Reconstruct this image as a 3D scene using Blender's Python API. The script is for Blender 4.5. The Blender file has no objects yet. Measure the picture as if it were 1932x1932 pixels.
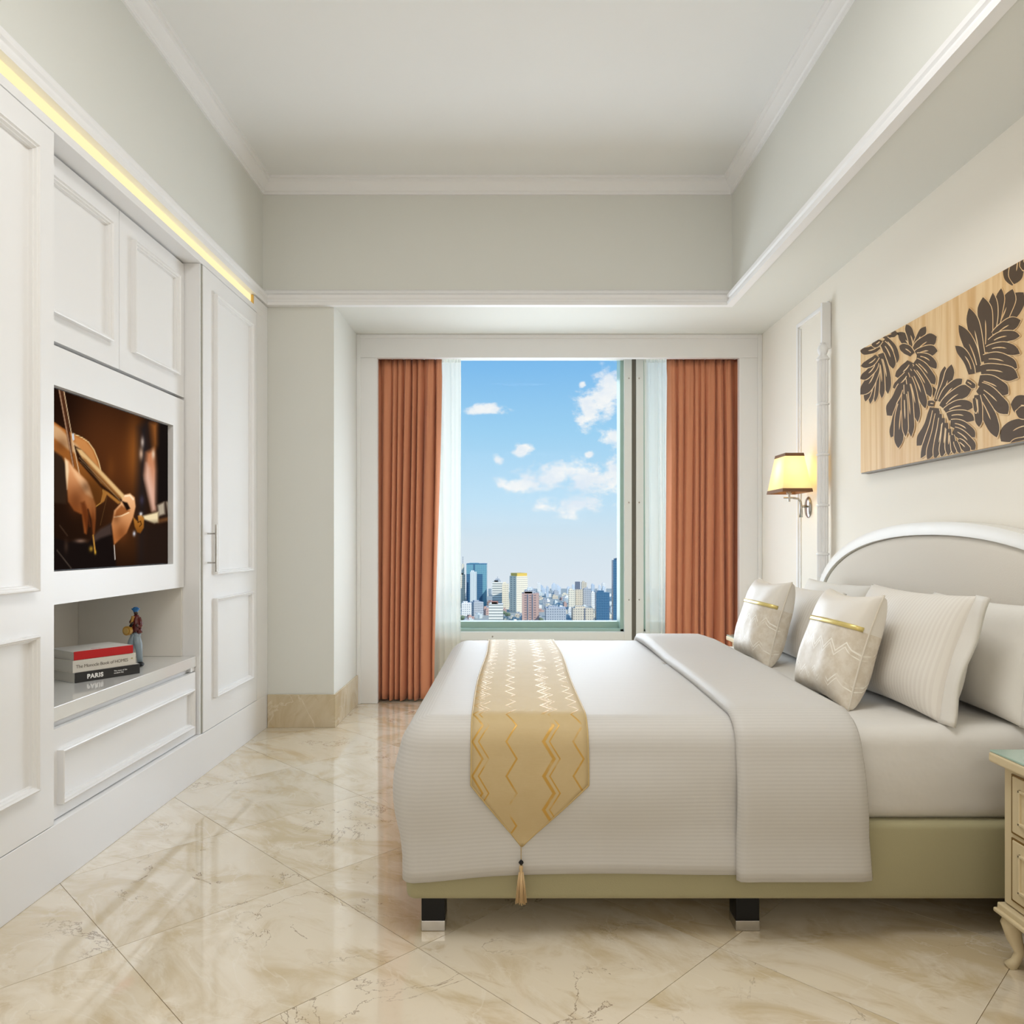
import bpy, bmesh, math, random
import numpy as np
from mathutils import Vector, Matrix

random.seed(7)
sc = bpy.context.scene
COL = sc.collection
PI = math.pi

# ------------------------------------------------------------------ camera
F, VX, HZ, HC = 1420.0, 970.0, 1022.0, 1.15      # focal length, vanishing point (1932 frame), eye height
cam_d = bpy.data.cameras.new('camera')
cam = bpy.data.objects.new('camera', cam_d); COL.objects.link(cam)
cam.location = (0, 0, HC); cam.rotation_euler = (PI / 2, 0, 0)
cam_d.sensor_width = 36; cam_d.sensor_fit = 'HORIZONTAL'
cam_d.lens = 36 * F / 1932
cam_d.shift_x = (966 - VX) / 1932; cam_d.shift_y = (HZ - 966) / 1932
cam_d.clip_start = 0.05; cam_d.clip_end = 20000
sc.camera = cam
sc.view_settings.view_transform = 'Standard'; sc.view_settings.look = 'None'
sc.view_settings.gamma = 1; sc.view_settings.use_curve_mapping = False
sc.view_settings.exposure = 0.15
sc.cycles.max_bounces = 8; sc.cycles.diffuse_bounces = 4; sc.cycles.glossy_bounces = 3
sc.cycles.use_adaptive_sampling = True; sc.cycles.adaptive_threshold = .07; sc.cycles.adaptive_min_samples = 16
sc.cycles.transparent_max_bounces = 16; sc.cycles.sample_clamp_indirect = 8


def lin(h):
    h = h.lstrip('#')
    c = [int(h[i:i + 2], 16) / 255 for i in (0, 2, 4)]
    return [x / 12.92 if x <= .04045 else ((x + .055) / 1.055) ** 2.4 for x in c]


class NT:
    """tiny node-graph helper"""
    def __init__(s, tree):
        s.t = tree; tree.nodes.clear()
    def n(s, typ, **kw):
        nd = s.t.nodes.new(typ)
        for k, v in kw.items():
            if k == 'ins':
                for kk, vv in v.items():
                    s.set(nd.inputs[kk], vv)
            else:
                setattr(nd, k, v)
        return nd
    def set(s, sock, v):
        if isinstance(v, bpy.types.NodeSocket): s.t.links.new(v, sock)
        elif isinstance(v, (list, tuple)) and len(v) == 3 and sock.type == 'RGBA': sock.default_value = (*v, 1)
        else: sock.default_value = v
    def m(s, op, a, b=0.0, c=0.0, clamp=False):
        nd = s.t.nodes.new('ShaderNodeMath'); nd.operation = op; nd.use_clamp = clamp
        s.set(nd.inputs[0], a); s.set(nd.inputs[1], b); s.set(nd.inputs[2], c)
        return nd.outputs[0]
    def mix(s, f, a, b, mode='MIX'):
        nd = s.t.nodes.new('ShaderNodeMix'); nd.data_type = 'RGBA'; nd.blend_type = mode
        s.set(nd.inputs[0], f); s.set(nd.inputs[6], a); s.set(nd.inputs[7], b)
        return nd.outputs[2]
    def ramp(s, f, stops, interp='LINEAR'):
        nd = s.t.nodes.new('ShaderNodeValToRGB'); nd.color_ramp.interpolation = interp
        e = nd.color_ramp.elements
        while len(e) < len(stops): e.new(.5)
        for i, (p, c) in enumerate(stops):
            e[i].position = p; e[i].color = (*c, 1) if len(c) == 3 else c
        s.set(nd.inputs[0], f)
        return nd.outputs[0]
    def sstep(s, x, a, b):
        nd = s.t.nodes.new('ShaderNodeMapRange'); nd.interpolation_type = 'SMOOTHSTEP'
        s.set(nd.inputs[0], x); nd.inputs[1].default_value = a; nd.inputs[2].default_value = b
        return nd.outputs[0]
    def noise(s, vec, scale, detail=4, rough=.55, dist=0):
        nd = s.n('ShaderNodeTexNoise', ins={'Scale': scale, 'Detail': detail, 'Roughness': rough, 'Distortion': dist})
        if vec is not None: s.set(nd.inputs['Vector'], vec)
        return nd.outputs['Fac']
    def sep(s, v):
        nd = s.n('ShaderNodeSeparateXYZ'); s.set(nd.inputs[0], v); return nd.outputs
    def comb(s, x, y, z):
        nd = s.n('ShaderNodeCombineXYZ')
        for i, v in enumerate((x, y, z)): s.set(nd.inputs[i], v)
        return nd.outputs[0]
    def vscale(s, v, sc3):
        nd = s.n('ShaderNodeVectorMath', operation='MULTIPLY'); s.set(nd.inputs[0], v); nd.inputs[1].default_value = sc3
        return nd.outputs[0]
    def vadd(s, a, b):
        nd = s.n('ShaderNodeVectorMath', operation='ADD'); s.set(nd.inputs[0], a); s.set(nd.inputs[1], b)
        return nd.outputs[0]


# ------------------------------------------------------------------ sky
world = bpy.data.worlds.new('sky'); sc.world = world; world.use_nodes = True
world.cycles.sampling_method = 'MANUAL'; world.cycles.sample_map_resolution = 128
w = NT(world.node_tree)
dvec = w.n('ShaderNodeTexCoord').outputs['Generated']
dx, dy, dz = w.sep(dvec)
grad = w.ramp(w.m('MULTIPLY_ADD', dz, .8, .2, clamp=True), [
    (.12, lin('DDE0E8')), (.20, lin('D0DDE8')), (.245, lin('BBDAEF')), (.315, lin('9BCBEC')), (.385, lin('7AB5E6')),
    (.65, lin('5A9ADB')), (1, lin('4A86CC'))])
yy = w.m('MAXIMUM', w.m('ABSOLUTE', dy), .05)
cu = w.m('DIVIDE', dx, yy); cv = w.m('DIVIDE', dz, yy)
cvec = w.comb(cu, w.m('MULTIPLY', cv, 1.5), 0)
cflat = w.comb(cu, cv, 0)
nbig = w.noise(cvec, 15, 6, .62, .3)
nfine = w.noise(cvec, 44, 4, .6, 0)
nz = w.m('ADD', w.m('MULTIPLY', w.m('SUBTRACT', nbig, .47), 3.0), w.m('MULTIPLY', w.m('SUBTRACT', nfine, .5), 1.8))
blob = None
for (px, py, rx, ry) in [(1040, 900, 70, 34), (1085, 950, 80, 26), (990, 915, 66, 16), (1100, 908, 55, 34), (1145, 745, 42, 55), (1110, 770, 30, 34),
                         (1165, 890, 32, 34), (922, 772, 42, 10), (985, 850, 20, 14), (938, 868, 12, 12), (1113, 858, 9, 8),
                         (1160, 822, 22, 20), (1100, 724, 10, 9), (1300, 800, 70, 40), (740, 830, 60, 26)]:
    vm = w.n('ShaderNodeVectorMath', operation='MULTIPLY_ADD'); w.set(vm.inputs[0], cflat)
    vm.inputs[1].default_value = (F / rx, F / ry, 0); vm.inputs[2].default_value = (-(px - VX) / rx, -(HZ - py) / ry, 0)
    ln = w.n('ShaderNodeVectorMath', operation='LENGTH'); w.set(ln.inputs[0], vm.outputs[0])
    d = ln.outputs['Value']
    blob = d if blob is None else w.m('MINIMUM', blob, d)
blob = w.m('SUBTRACT', 1.0, w.m('MINIMUM', blob, 1.75))
cl = w.sstep(w.m('ADD', blob, nz), .0, .75)
shade = w.sstep(w.noise(w.vadd(cvec, (0, .012, 0)), 14, 4, .6), .35, .7)
ccol = w.mix(shade, lin('DCE3EE'), lin('FBF6F2'))
skyc = w.mix(w.m('MULTIPLY', cl, .93), grad, ccol)
bg = w.n('ShaderNodeBackground', ins={'Color': skyc, 'Strength': 1.0})
w.t.links.new(bg.outputs[0], w.n('ShaderNodeOutputWorld').inputs[0])


def light(name, typ, loc, energy, color=(1, 1, 1), rot=(0, 0, 0), parent=None, **kw):
    d = bpy.data.lights.new(name, typ); d.energy = energy; d.color = color
    for k, v in kw.items(): setattr(d, k, v)
    o = bpy.data.objects.new(name, d); COL.objects.link(o)
    o.location = loc; o.rotation_euler = rot
    if parent: o.parent = parent; o.matrix_parent_inverse = parent.matrix_basis.inverted()
    return o


# sun on the city (from behind the hotel, upper right), daylight at the window, added unseen fill lights overhead and behind the camera
light('sun', 'SUN', (40, -60, 90), 3.3, (1, .94, .84), (math.radians(52), 0, math.radians(38)), angle=.01)
light('window_daylight', 'AREA', (.28, 5.50, 1.17), 26, (.85, .945, 1.07), (-PI / 2, 0, 0), shape='RECTANGLE', size=1.33, size_y=1.34)
light('outside_daylight', 'AREA', (.3, 6.3, 1.5), 26, (.98, .99, 1), (-PI / 2, 0, 0), shape='RECTANGLE', size=2.6, size_y=2.0)
light('overhead_fill', 'AREA', (.1, 1.65, 3.33), 28, (.98, .98, .975), (0, 0, 0), shape='DISK', size=1.3)
light('rear_fill', 'AREA', (0, -1.9, 2.1), 24, (1, .945, .87), (PI / 2, 0, 0), shape='RECTANGLE', size=2.6, size_y=1.3)


def at(px, py, y):            # point at depth y seen at pixel px, py
    s = F / y
    return Vector(((px - VX) / s, y, HC - (py - HZ) / s))


# ------------------------------------------------------------------ materials
MATS = {}
def mat(name, color, rough=.5, metal=0, spec=.5, coat=0, sheen=0, emit=None, estr=0, bump=None, extra=None):
    if name in MATS: return MATS[name]
    m = bpy.data.materials.new(name); m.use_nodes = True
    g = NT(m.node_tree)
    out = g.n('ShaderNodeOutputMaterial')
    p = g.n('ShaderNodeBsdfPrincipled', ins={'Roughness': rough, 'Metallic': metal, 'Specular IOR Level': spec})
    c = lin(color) if isinstance(color, str) else color
    co = g.n('ShaderNodeTexCoord')
    g.co = co
    # faint unevenness so that no surface is perfectly flat in tone
    nz_ = g.noise(co.outputs['Object'], 6, 3)
    base = g.mix(g.m('MULTIPLY', nz_, .06), c, [x * .9 for x in c])
    g.set(p.inputs['Base Color'], base)
    if coat: p.inputs['Coat Weight'].default_value = coat; p.inputs['Coat Roughness'].default_value = .08
    if sheen: p.inputs['Sheen Weight'].default_value = sheen; p.inputs['Sheen Roughness'].default_value = .4
    if emit is not None:
        g.set(p.inputs['Emission Color'], lin(emit)); p.inputs['Emission Strength'].default_value = estr
    if bump:
        scale, strength, dist = bump
        b = g.n('ShaderNodeBump', ins={'Strength': strength, 'Distance': dist, 'Height': g.noise(co.outputs['Object'], scale, 3)})
        g.set(p.inputs['Normal'], b.outputs[0])
    g.t.links.new(p.outputs[0], out.inputs[0])
    if extra: extra(g, p, out)
    MATS[name] = m
    return m


M_wall = mat('wall_paint', 'F0EFED', .75, spec=.25)
M_wall_r = mat('cream_wall_paint', 'F3EDE1', .75, spec=.25)
M_tray = mat('grey_green_paint', 'E4E4DD', .8, spec=.2)
M_ceil = mat('ceiling_paint', 'F2F2F0', .85, spec=.2)
M_trim = mat('white_moulding', 'F4F3F2', .5, spec=.35)
M_lacq = mat('white_lacquer', 'F4F3F2', .32, spec=.4)
M_lacq_in = mat('warm_lacquer', 'F0EBE2', .4, spec=.4)
M_count = mat('gloss_counter', 'E9E8E4', .1, spec=.5, coat=.4)
M_chrome = mat('brushed_chrome', 'B9B6B0', .25, metal=1)
M_alu = mat('white_aluminium', 'F0F4F2', .35, spec=.5)
M_gasket = mat('dark_gasket', '6F6B60', .6)
M_green = mat('green_reveal', 'A9C6BB', .3, spec=.5)
M_black = mat('black_plastic', '070708', .4, spec=.3)
M_cream = mat('cream_lacquer', 'DCCBA6', .35, spec=.4)
M_creamd = mat('gold_line', '8A6B38', .4, metal=.4)
M_gold = mat('gold_ribbon', 'EAD588', .3, metal=.5)


def stripes(period=.011, strength=.09, c0='CECBC6', c1='D2CFCA'):
    def ex(g, p, out):
        u = g.n('ShaderNodeUVMap').outputs[0]
        _, v, _ = g.sep(u)
        h = g.m('SINE', g.m('MULTIPLY', v, 2 * PI / period))
        h = g.sstep(h, -.35, .35)
        wr = g.noise(g.co.outputs['Object'], 3.5, 3)
        hh = g.m('ADD', g.m('MULTIPLY', h, .0011), g.m('MULTIPLY', wr, .02))
        b = g.n('ShaderNodeBump', ins={'Strength': strength, 'Distance': 1.0, 'Height': hh})
        g.set(p.inputs['Normal'], b.outputs[0])
        g.set(p.inputs['Base Color'], g.mix(h, lin(c0), lin(c1)))
        g.set(p.inputs['Roughness'], g.m('MULTIPLY_ADD', h, -.14, .62))
    return ex


M_sheet = mat('white_sheet', 'E0DDD7', .8, spec=.2, sheen=.1, bump=(9, .25, .02))
M_duvet = mat('striped_satin', 'ECEAE6', .55, spec=.3, sheen=.1, extra=stripes())
M_pillow = mat('pillow_satin', 'E8E4DD', .6, spec=.3, sheen=.1, extra=stripes(period=.016, strength=.2, c0='E4DED5', c1='EAE5DC'))
M_pillow2 = mat('pillow_plain', 'E7E3DB', .75, spec=.2, sheen=.1, bump=(7, .3, .02))
M_base = mat('olive_upholstery', 'AEA784', .7, spec=.25, sheen=.15, bump=(260, .12, .004))
M_headf = mat('headboard_fabric', 'DDD5C8', .75, spec=.25, sheen=.1, bump=(220, .1, .004))
M_curt = mat('rust_curtain', 'D8926F', .85, spec=.15, sheen=.25, bump=(320, .15, .003))


def sheer_extra(g, p, out):
    tr = g.n('ShaderNodeBsdfTransparent', ins={'Color': (.97, 1, .985)})
    tl = g.n('ShaderNodeBsdfTranslucent', ins={'Color': lin('FFFDF2')})
    df = g.n('ShaderNodeBsdfDiffuse', ins={'Color': lin('FAFBF4')})
    a = g.n('ShaderNodeMixShader', ins={0: .6, 1: df.outputs[0], 2: tl.outputs[0]})
    b = g.n('ShaderNodeMixShader', ins={0: .16, 1: a.outputs[0], 2: tr.outputs[0]})
    g.t.links.new(b.outputs[0], out.inputs[0])
M_sheer = mat('sheer_voile', 'EDF4EF', .9, extra=sheer_extra)


def glass_extra(g, p, out):
    tr = g.n('ShaderNodeBsdfTransparent', ins={'Color': (.97, .985, .98)})
    gl = g.n('ShaderNodeBsdfGlossy', ins={'Color': (1, 1, 1), 'Roughness': .02})
    fr = g.n('ShaderNodeFresnel', ins={'IOR': 1.35})
    mx = g.n('ShaderNodeMixShader', ins={0: g.m('MULTIPLY', fr.outputs[0], .12), 1: tr.outputs[0], 2: gl.outputs[0]})
    g.t.links.new(mx.outputs[0], out.inputs[0])
M_glass = mat('window_glass', 'FFFFFF', .02, extra=glass_extra)


def greenglass_extra(g, p, out):
    p.inputs['Coat Weight'].default_value = .6
M_gtop = mat('green_glass_top', 'A9C6B8', .08, spec=.6, extra=greenglass_extra)


def marble(base, dark, vein):
    def ex(g, p, out):
        info = g.n('ShaderNodeObjectInfo')
        r = info.outputs['Random']
        off = g.comb(g.m('MULTIPLY', r, 37.0), g.m('MULTIPLY', r, 71.0), g.m('MULTIPLY', r, 13.0))
        v0 = g.vadd(g.co.outputs['Object'], off)
        # streaks drawn out along one direction
        rot = g.n('ShaderNodeVectorRotate', ins={'Angle': .6}); g.set(rot.inputs['Vector'], v0)
        vs = g.vscale(rot.outputs[0], (1.0, 1.9, 1))
        n1 = g.noise(vs, 2.2, 7, .62, 1.2)
        n2 = g.noise(vs, 6, 6, .65, .8)
        n3 = g.noise(v0, 1.1, 3, .5, .4)
        c = g.mix(g.sstep(n1, .44, .66), lin(base), lin(dark))
        c = g.mix(g.m('MULTIPLY', g.sstep(n2, .56, .72), .55), c, lin('C2A87C'))
        c = g.mix(g.m('MULTIPLY', g.sstep(n3, .48, .75), .4), c, lin('DCC69C'))
        vn = g.m('ABSOLUTE', g.m('SUBTRACT', g.noise(g.vadd(v0, (3, 5, 7)), 2.4, 8, .6, .9), .5))
        line = g.m('SUBTRACT', 1, g.sstep(vn, .0, .006))
        gate = g.sstep(g.noise(v0, 1.7, 2), .5, .62)
        c = g.mix(g.m('MULTIPLY', g.m('MULTIPLY', line, gate), .8), c, lin(vein))
        vn2 = g.m('ABSOLUTE', g.m('SUBTRACT', g.noise(g.vadd(vs, (9, 1, 4)), 1.9, 6, .55, 1.0), .5))
        line2 = g.m('SUBTRACT', 1, g.sstep(vn2, .0, .012))
        c = g.mix(g.m('MULTIPLY', line2, .4), c, lin('F2E9D8'))
        tone = g.m('MULTIPLY_ADD', r, .1, .93)
        c = g.mix(1.0, c, g.comb(tone, tone, tone), 'MULTIPLY')
        g.set(p.inputs['Base Color'], c)
    return ex


M_marble = mat('cream_marble', 'DCC9A6', .035, spec=.55, coat=.9, extra=marble('EBDFC9', 'D6C3A0', '7E6446'))
M_marbleb = mat('marble_skirting', 'D9C8A6', .2, spec=.5, extra=marble('D8C8AA', 'C8B48F', 'EEE4D0'))
M_grout = mat('grout', 'C4B08A', .8)


# ------------------------------------------------------------------ mesh builder
class MB:
    def __init__(s): s.v = []; s.f = []; s.uv = {}
    def add(s, vs, fs, uvs=None):
        o = len(s.v); s.v += [tuple(v) for v in vs]; s.f += [tuple(i + o for i in f) for f in fs]
        if uvs:
            for i, u in enumerate(uvs): s.uv[o + i] = u
        return s
    def box(s, x0, x1, y0, y1, z0, z1):
        return s.add([(x, y, z) for x in (x0, x1) for y in (y0, y1) for z in (z0, z1)],
                     [(0, 1, 3, 2), (4, 6, 7, 5), (0, 4, 5, 1), (2, 3, 7, 6), (0, 2, 6, 4), (1, 5, 7, 3)])
    def grid(s, fn, nu, nv, uvfn=None, closeu=False):
        vs = []; uvs = []
        for j in range(nv + 1):
            for i in range(nu + (0 if closeu else 1)):
                vs.append(fn(i / nu, j / nv)); uvs.append(uvfn(i / nu, j / nv) if uvfn else (i / nu, j / nv))
        n = nu if closeu else nu + 1
        fs = [(j * n + i, j * n + (i + 1) % n, (j + 1) * n + (i + 1) % n, (j + 1) * n + i) for j in range(nv) for i in range(nu)]
        return s.add(vs, fs, uvs)
    def lathe(s, prof, n=24, c=(0, 0, 0), flute=None):
        vs = []
        for (r, z) in prof:
            for k in range(n):
                a = 2 * PI * k / n
                rr = r * (1 - flute[1] * abs(math.sin(flute[0] * a / 2)) if flute else 1)
                vs.append((c[0] + rr * math.cos(a), c[1] + rr * math.sin(a), c[2] + z))
        m = len(prof)
        fs = [(j * n + k, j * n + (k + 1) % n, (j + 1) * n + (k + 1) % n, (j + 1) * n + k) for j in range(m - 1) for k in range(n)]
        fs += [tuple(range(n))[::-1], tuple((m - 1) * n + k for k in range(n))]
        return s.add(vs, fs)
    def tube(s, path, r, n=10, sq=(1, 1)):
        path = [Vector(p) for p in path]
        rs = r if isinstance(r, (list, tuple)) else [r] * len(path)
        vs = []; up = Vector((0, 0, 1))
        for i, p in enumerate(path):
            d = (path[min(i + 1, len(path) - 1)] - path[max(i - 1, 0)]).normalized()
            if abs(d.dot(up)) > .95: a = d.cross(Vector((1, 0, 0))).normalized() if i == 0 or not vs else (la - d * la.dot(d)).normalized()
            else: a = d.cross(up).normalized() if i == 0 else (la - d * la.dot(d)).normalized()
            la = a; b = d.cross(a)
            for k in range(n):
                t = 2 * PI * k / n
                vs.append(p + a * (math.cos(t) * rs[i] * sq[0]) + b * (math.sin(t) * rs[i] * sq[1]))
        m = len(path)
        fs = [(j * n + k, j * n + (k + 1) % n, (j + 1) * n + (k + 1) % n, (j + 1) * n + k) for j in range(m - 1) for k in range(n)]
        fs += [tuple(range(n))[::-1], tuple((m - 1) * n + k for k in range(n))]
        return s.add(vs, fs)
    def prism(s, poly, d):           # closed polygon (3-D points) extruded by vector d
        n = len(poly); d = Vector(d)
        vs = [Vector(p) for p in poly] + [Vector(p) + d for p in poly]
        return s.add(vs, [tuple(range(n))[::-1], tuple(range(n, 2 * n))] + [(i, (i + 1) % n, n + (i + 1) % n, n + i) for i in range(n)])
    def ball(s, c, r, nu=16, nv=10):
        r = r if isinstance(r, (list, tuple)) else (r, r, r)
        vs = [(c[0], c[1], c[2] - r[2])]; fs = []
        for j in range(1, nv):
            a = -PI / 2 + PI * j / nv
            for k in range(nu):
                t = 2 * PI * k / nu
                vs.append((c[0] + r[0] * math.cos(a) * math.cos(t), c[1] + r[1] * math.cos(a) * math.sin(t), c[2] + r[2] * math.sin(a)))
        vs.append((c[0], c[1], c[2] + r[2])); L = len(vs) - 1
        fs += [(0, 1 + (k + 1) % nu, 1 + k) for k in range(nu)]
        for j in range(nv - 2):
            fs += [(1 + j * nu + k, 1 + j * nu + (k + 1) % nu, 1 + (j + 1) * nu + (k + 1) % nu, 1 + (j + 1) * nu + k) for k in range(nu)]
        fs += [(1 + (nv - 2) * nu + k, 1 + (nv - 2) * nu + (k + 1) % nu, L) for k in range(nu)]
        return s.add(vs, fs)
    def build(s, name, m, parent=None, smooth=False, bevel=0, seg=2, sub=0, solid=0, recalc=True, angle=None):
        me = bpy.data.meshes.new(name); me.from_pydata(s.v, [], s.f); me.update()
        if s.uv:
            ul = me.uv_layers.new(name='uv')
            idx = np.empty(len(me.loops), dtype=np.int32); me.loops.foreach_get('vertex_index', idx)
            tab = np.zeros((len(s.v), 2), dtype=np.float32)
            for k, u in s.uv.items(): tab[k] = u
            ul.data.foreach_set('uv', tab[idx].ravel())
        if recalc:
            bm = bmesh.new(); bm.from_mesh(me); bmesh.ops.recalc_face_normals(bm, faces=bm.faces); bm.to_mesh(me); bm.free()
        if m: me.materials.append(m)
        if smooth: me.polygons.foreach_set('use_smooth', [True] * len(me.polygons))
        if angle is not None:
            me.polygons.foreach_set('use_smooth', [True] * len(me.polygons))
            me.set_sharp_from_angle(angle=math.radians(angle))
        o = bpy.data.objects.new(name, me); COL.objects.link(o)
        if parent is not None: o.parent = parent; o.matrix_parent_inverse = inv_of(parent)
        if solid:
            md = o.modifiers.new('solid', 'SOLIDIFY'); md.thickness = solid; md.offset = 0
        if bevel:
            md = o.modifiers.new('bevel', 'BEVEL'); md.width = bevel; md.segments = seg; md.limit_method = 'ANGLE'; md.angle_limit = .6
            md.harden_normals = False
        if sub:
            md = o.modifiers.new('sub', 'SUBSURF'); md.levels = sub; md.render_levels = sub
        return o


def inv_of(o):
    # parts carry world coordinates, so a part's own world matrix is the identity
    return o.matrix_basis.inverted() if o.parent is None else Matrix.Identity(4)


def thing(name, label, cat, loc, group=None, kind=None):
    o = bpy.data.objects.new(name, None); COL.objects.link(o)
    o.empty_display_size = .05; o.location = loc
    return tag(o, label, cat, group, kind)


def tag(o, label=None, cat=None, group=None, kind=None):
    if label: o['label'] = label
    if cat: o['category'] = cat
    if group: o['group'] = group
    if kind: o['kind'] = kind
    return o


def struct(o, label, cat):
    return tag(o, label, cat, None, 'structure')


# ------------------------------------------------------------------ room shell
D1, DW = 4.666, 5.338                      # depth of the beam / column face and of the window trim
XL, XR = -1.528, 1.756                     # cabinet front plane, right wall
ZS, ZC = 2.619, 3.39                       # soffit, tray ceiling
TX0, TX1 = -1.56, 1.352                    # tray side faces
YB = -2.0                                  # wall behind the camera

flo = struct(MB().box(-2.3, 1.9, YB - .1, 5.85, -.12, -.004).build('floor', M_grout), 'polished cream marble tile floor laid on the diagonal', 'floor')
def clip(poly, x0, x1, y0, y1):
    for ax, lim, sg in ((0, x0, 1), (0, x1, -1), (1, y0, 1), (1, y1, -1)):
        out = []
        for i in range(len(poly)):
            a, b = poly[i], poly[(i + 1) % len(poly)]
            ia, ib = sg * (a[ax] - lim) >= 0, sg * (b[ax] - lim) >= 0
            if ia: out.append(a)
            if ia != ib:
                t = (lim - a[ax]) / (b[ax] - a[ax]); out.append((a[0] + t * (b[0] - a[0]), a[1] + t * (b[1] - a[1])))
        poly = out
        if len(poly) < 3: return []
    return poly
H = .4275                                   # half diagonal of a 605 mm tile
hh = H - .0013
full = None
for i in range(-12, 13):
    for j in range(-14, 16):
        if (i + j) % 2: continue
        cx, cy = -.272 + H + H * i, 2.131 + H * j
        p = [(cx - hh, cy), (cx, cy - hh), (cx + hh, cy), (cx, cy + hh)]
        q = clip(p, XL - .003, XR, YB, 5.6)
        if not q: continue
        area = abs(sum(q[k][0] * q[(k + 1) % len(q)][1] - q[(k + 1) % len(q)][0] * q[k][1] for k in range(len(q)))) / 2
        if area < .0015: continue
        whole = abs(area - 2 * hh * hh) < 1e-5
        if whole and full is not None:
            o = full.copy(); COL.objects.link(o); o.location = (cx, cy, 0); o.parent = flo
        else:
            o = MB().prism([(x - cx, y - cy, -.004) for x, y in q], (0, 0, .004)).build('tile', M_marble, flo)
            o.location = (cx, cy, 0)
            if whole: full = o

ceil_ = struct(MB().box(-2.3, 1.9, YB - .1, 5.9, ZC, ZC + .12).build('ceiling', M_ceil), 'plain white recessed tray ceiling', 'ceiling')
struct(MB().box(-2.3, -2.135, YB, 5.9, 0, ZC).box(-2.135, XL - .002, YB, 1.0, 0, 2.6).build('wall_left', M_wall), 'white wall behind the built-in cabinets', 'wall')
struct(MB().box(XR, 1.9, YB, 5.9, 0, ZC).build('wall_right', M_wall_r), 'cream painted wall behind the headboard', 'wall')
struct(MB().box(-2.3, 1.9, YB - .12, YB, 0, ZC).build('wall_front', mat('taupe_wall', '9A9184', .8)), 'plain wall behind the viewer', 'wall')
struct(MB().box(-2.3, TX0, YB, D1, 2.601, ZC).build('wall_tray_left', M_tray), 'grey tray ceiling side above the cabinets', 'wall')
struct(MB().box(TX1, XR, YB, D1, ZS, ZC).build('wall_tray_right', M_tray), 'grey tray ceiling side and soffit above the headboard wall', 'wall')
struct(MB().box(-2.3, XR, D1, 5.9, ZS, ZC).build('wall_tray_back', M_tray), 'grey-green beam face above the window', 'wall')
struct(MB().box(-2.135, -1.117, D1, 5.9, 0, ZS).build('wall_column', M_tray), 'grey-green column between cabinets and window', 'wall')
sk = struct(MB().box(XL + .002, -1.105, D1 - .014, D1, 0, .204).box(-1.117, -1.105, D1, DW, 0, .204).build('baseboard_back', M_marbleb, bevel=.002),
            'beige marble skirting around the column foot', 'skirting')


def cornice(name, prof, label):
    # profile points (projection, z) swept along left, back and right of the tray with mitred corners
    b = MB(); n = len(prof); vs = []
    for k in range(4):
        for (p, z) in prof:
            vs.append([(TX0 + p, YB, z), (TX0 + p, D1 - p, z), (TX1 - p, D1 - p, z), (TX1 - p, YB, z)][k])
    fs = [(k * n + i, k * n + i + 1, (k + 1) * n + i + 1, (k + 1) * n + i) for k in range(3) for i in range(n - 1)]
    return struct(b.add(vs, fs).build(name, M_trim, angle=35), label, 'moulding')


cornice('trim_1', [(0, 3.298), (.012, 3.298), (.014, 3.312), (.022, 3.316), (.026, 3.33), (.04, 3.35), (.052, 3.36), (.054, 3.374), (.066, 3.378), (.068, 3.391), (0, 3.391)],
        'white crown moulding where tray sides meet the ceiling')
cornice('trim_2', [(0, 2.604), (.044, 2.604), (.046, 2.622), (.038, 2.628), (.038, 2.640), (.046, 2.648), (.048, 2.664), (.036, 2.676), (.022, 2.684), (.02, 2.698), (.008, 2.708), (0, 2.712)],
        'white moulding along the lower edge of the tray')

# ------------------------------------------------------------------ window recess, trim, window
t3 = MB()
t3.box(-1.117, -.97, DW, DW + .05, 0, 2.455).box(1.598, XR, DW, DW + .05, 0, 2.455).box(-1.117, XR, DW, DW + .05, 2.455, ZS)
tr3 = struct(t3.build('trim_3', M_trim, bevel=.004), 'white flat surround framing the curtained window', 'trim')
MB().box(-1.117, -1.088, DW - .012, DW, 0, ZS).box(1.727, XR, DW - .012, DW, 0, ZS).box(-1.088, 1.727, DW - .012, DW, 2.592, ZS).build('outer_bead', M_trim, tr3, bevel=.003)
wall = MB().box(-1.117, XR, 5.60, 5.80, 0, .42).box(-1.117, XR, 5.60, 5.80, 2.56, ZS).box(-1.117, -.95, 5.60, 5.80, .42, 2.56).box(1.68, XR, 5.60, 5.80, .42, 2.56)
struct(wall.build('wall_back', M_wall), 'white wall around the window opening', 'wall')

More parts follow.
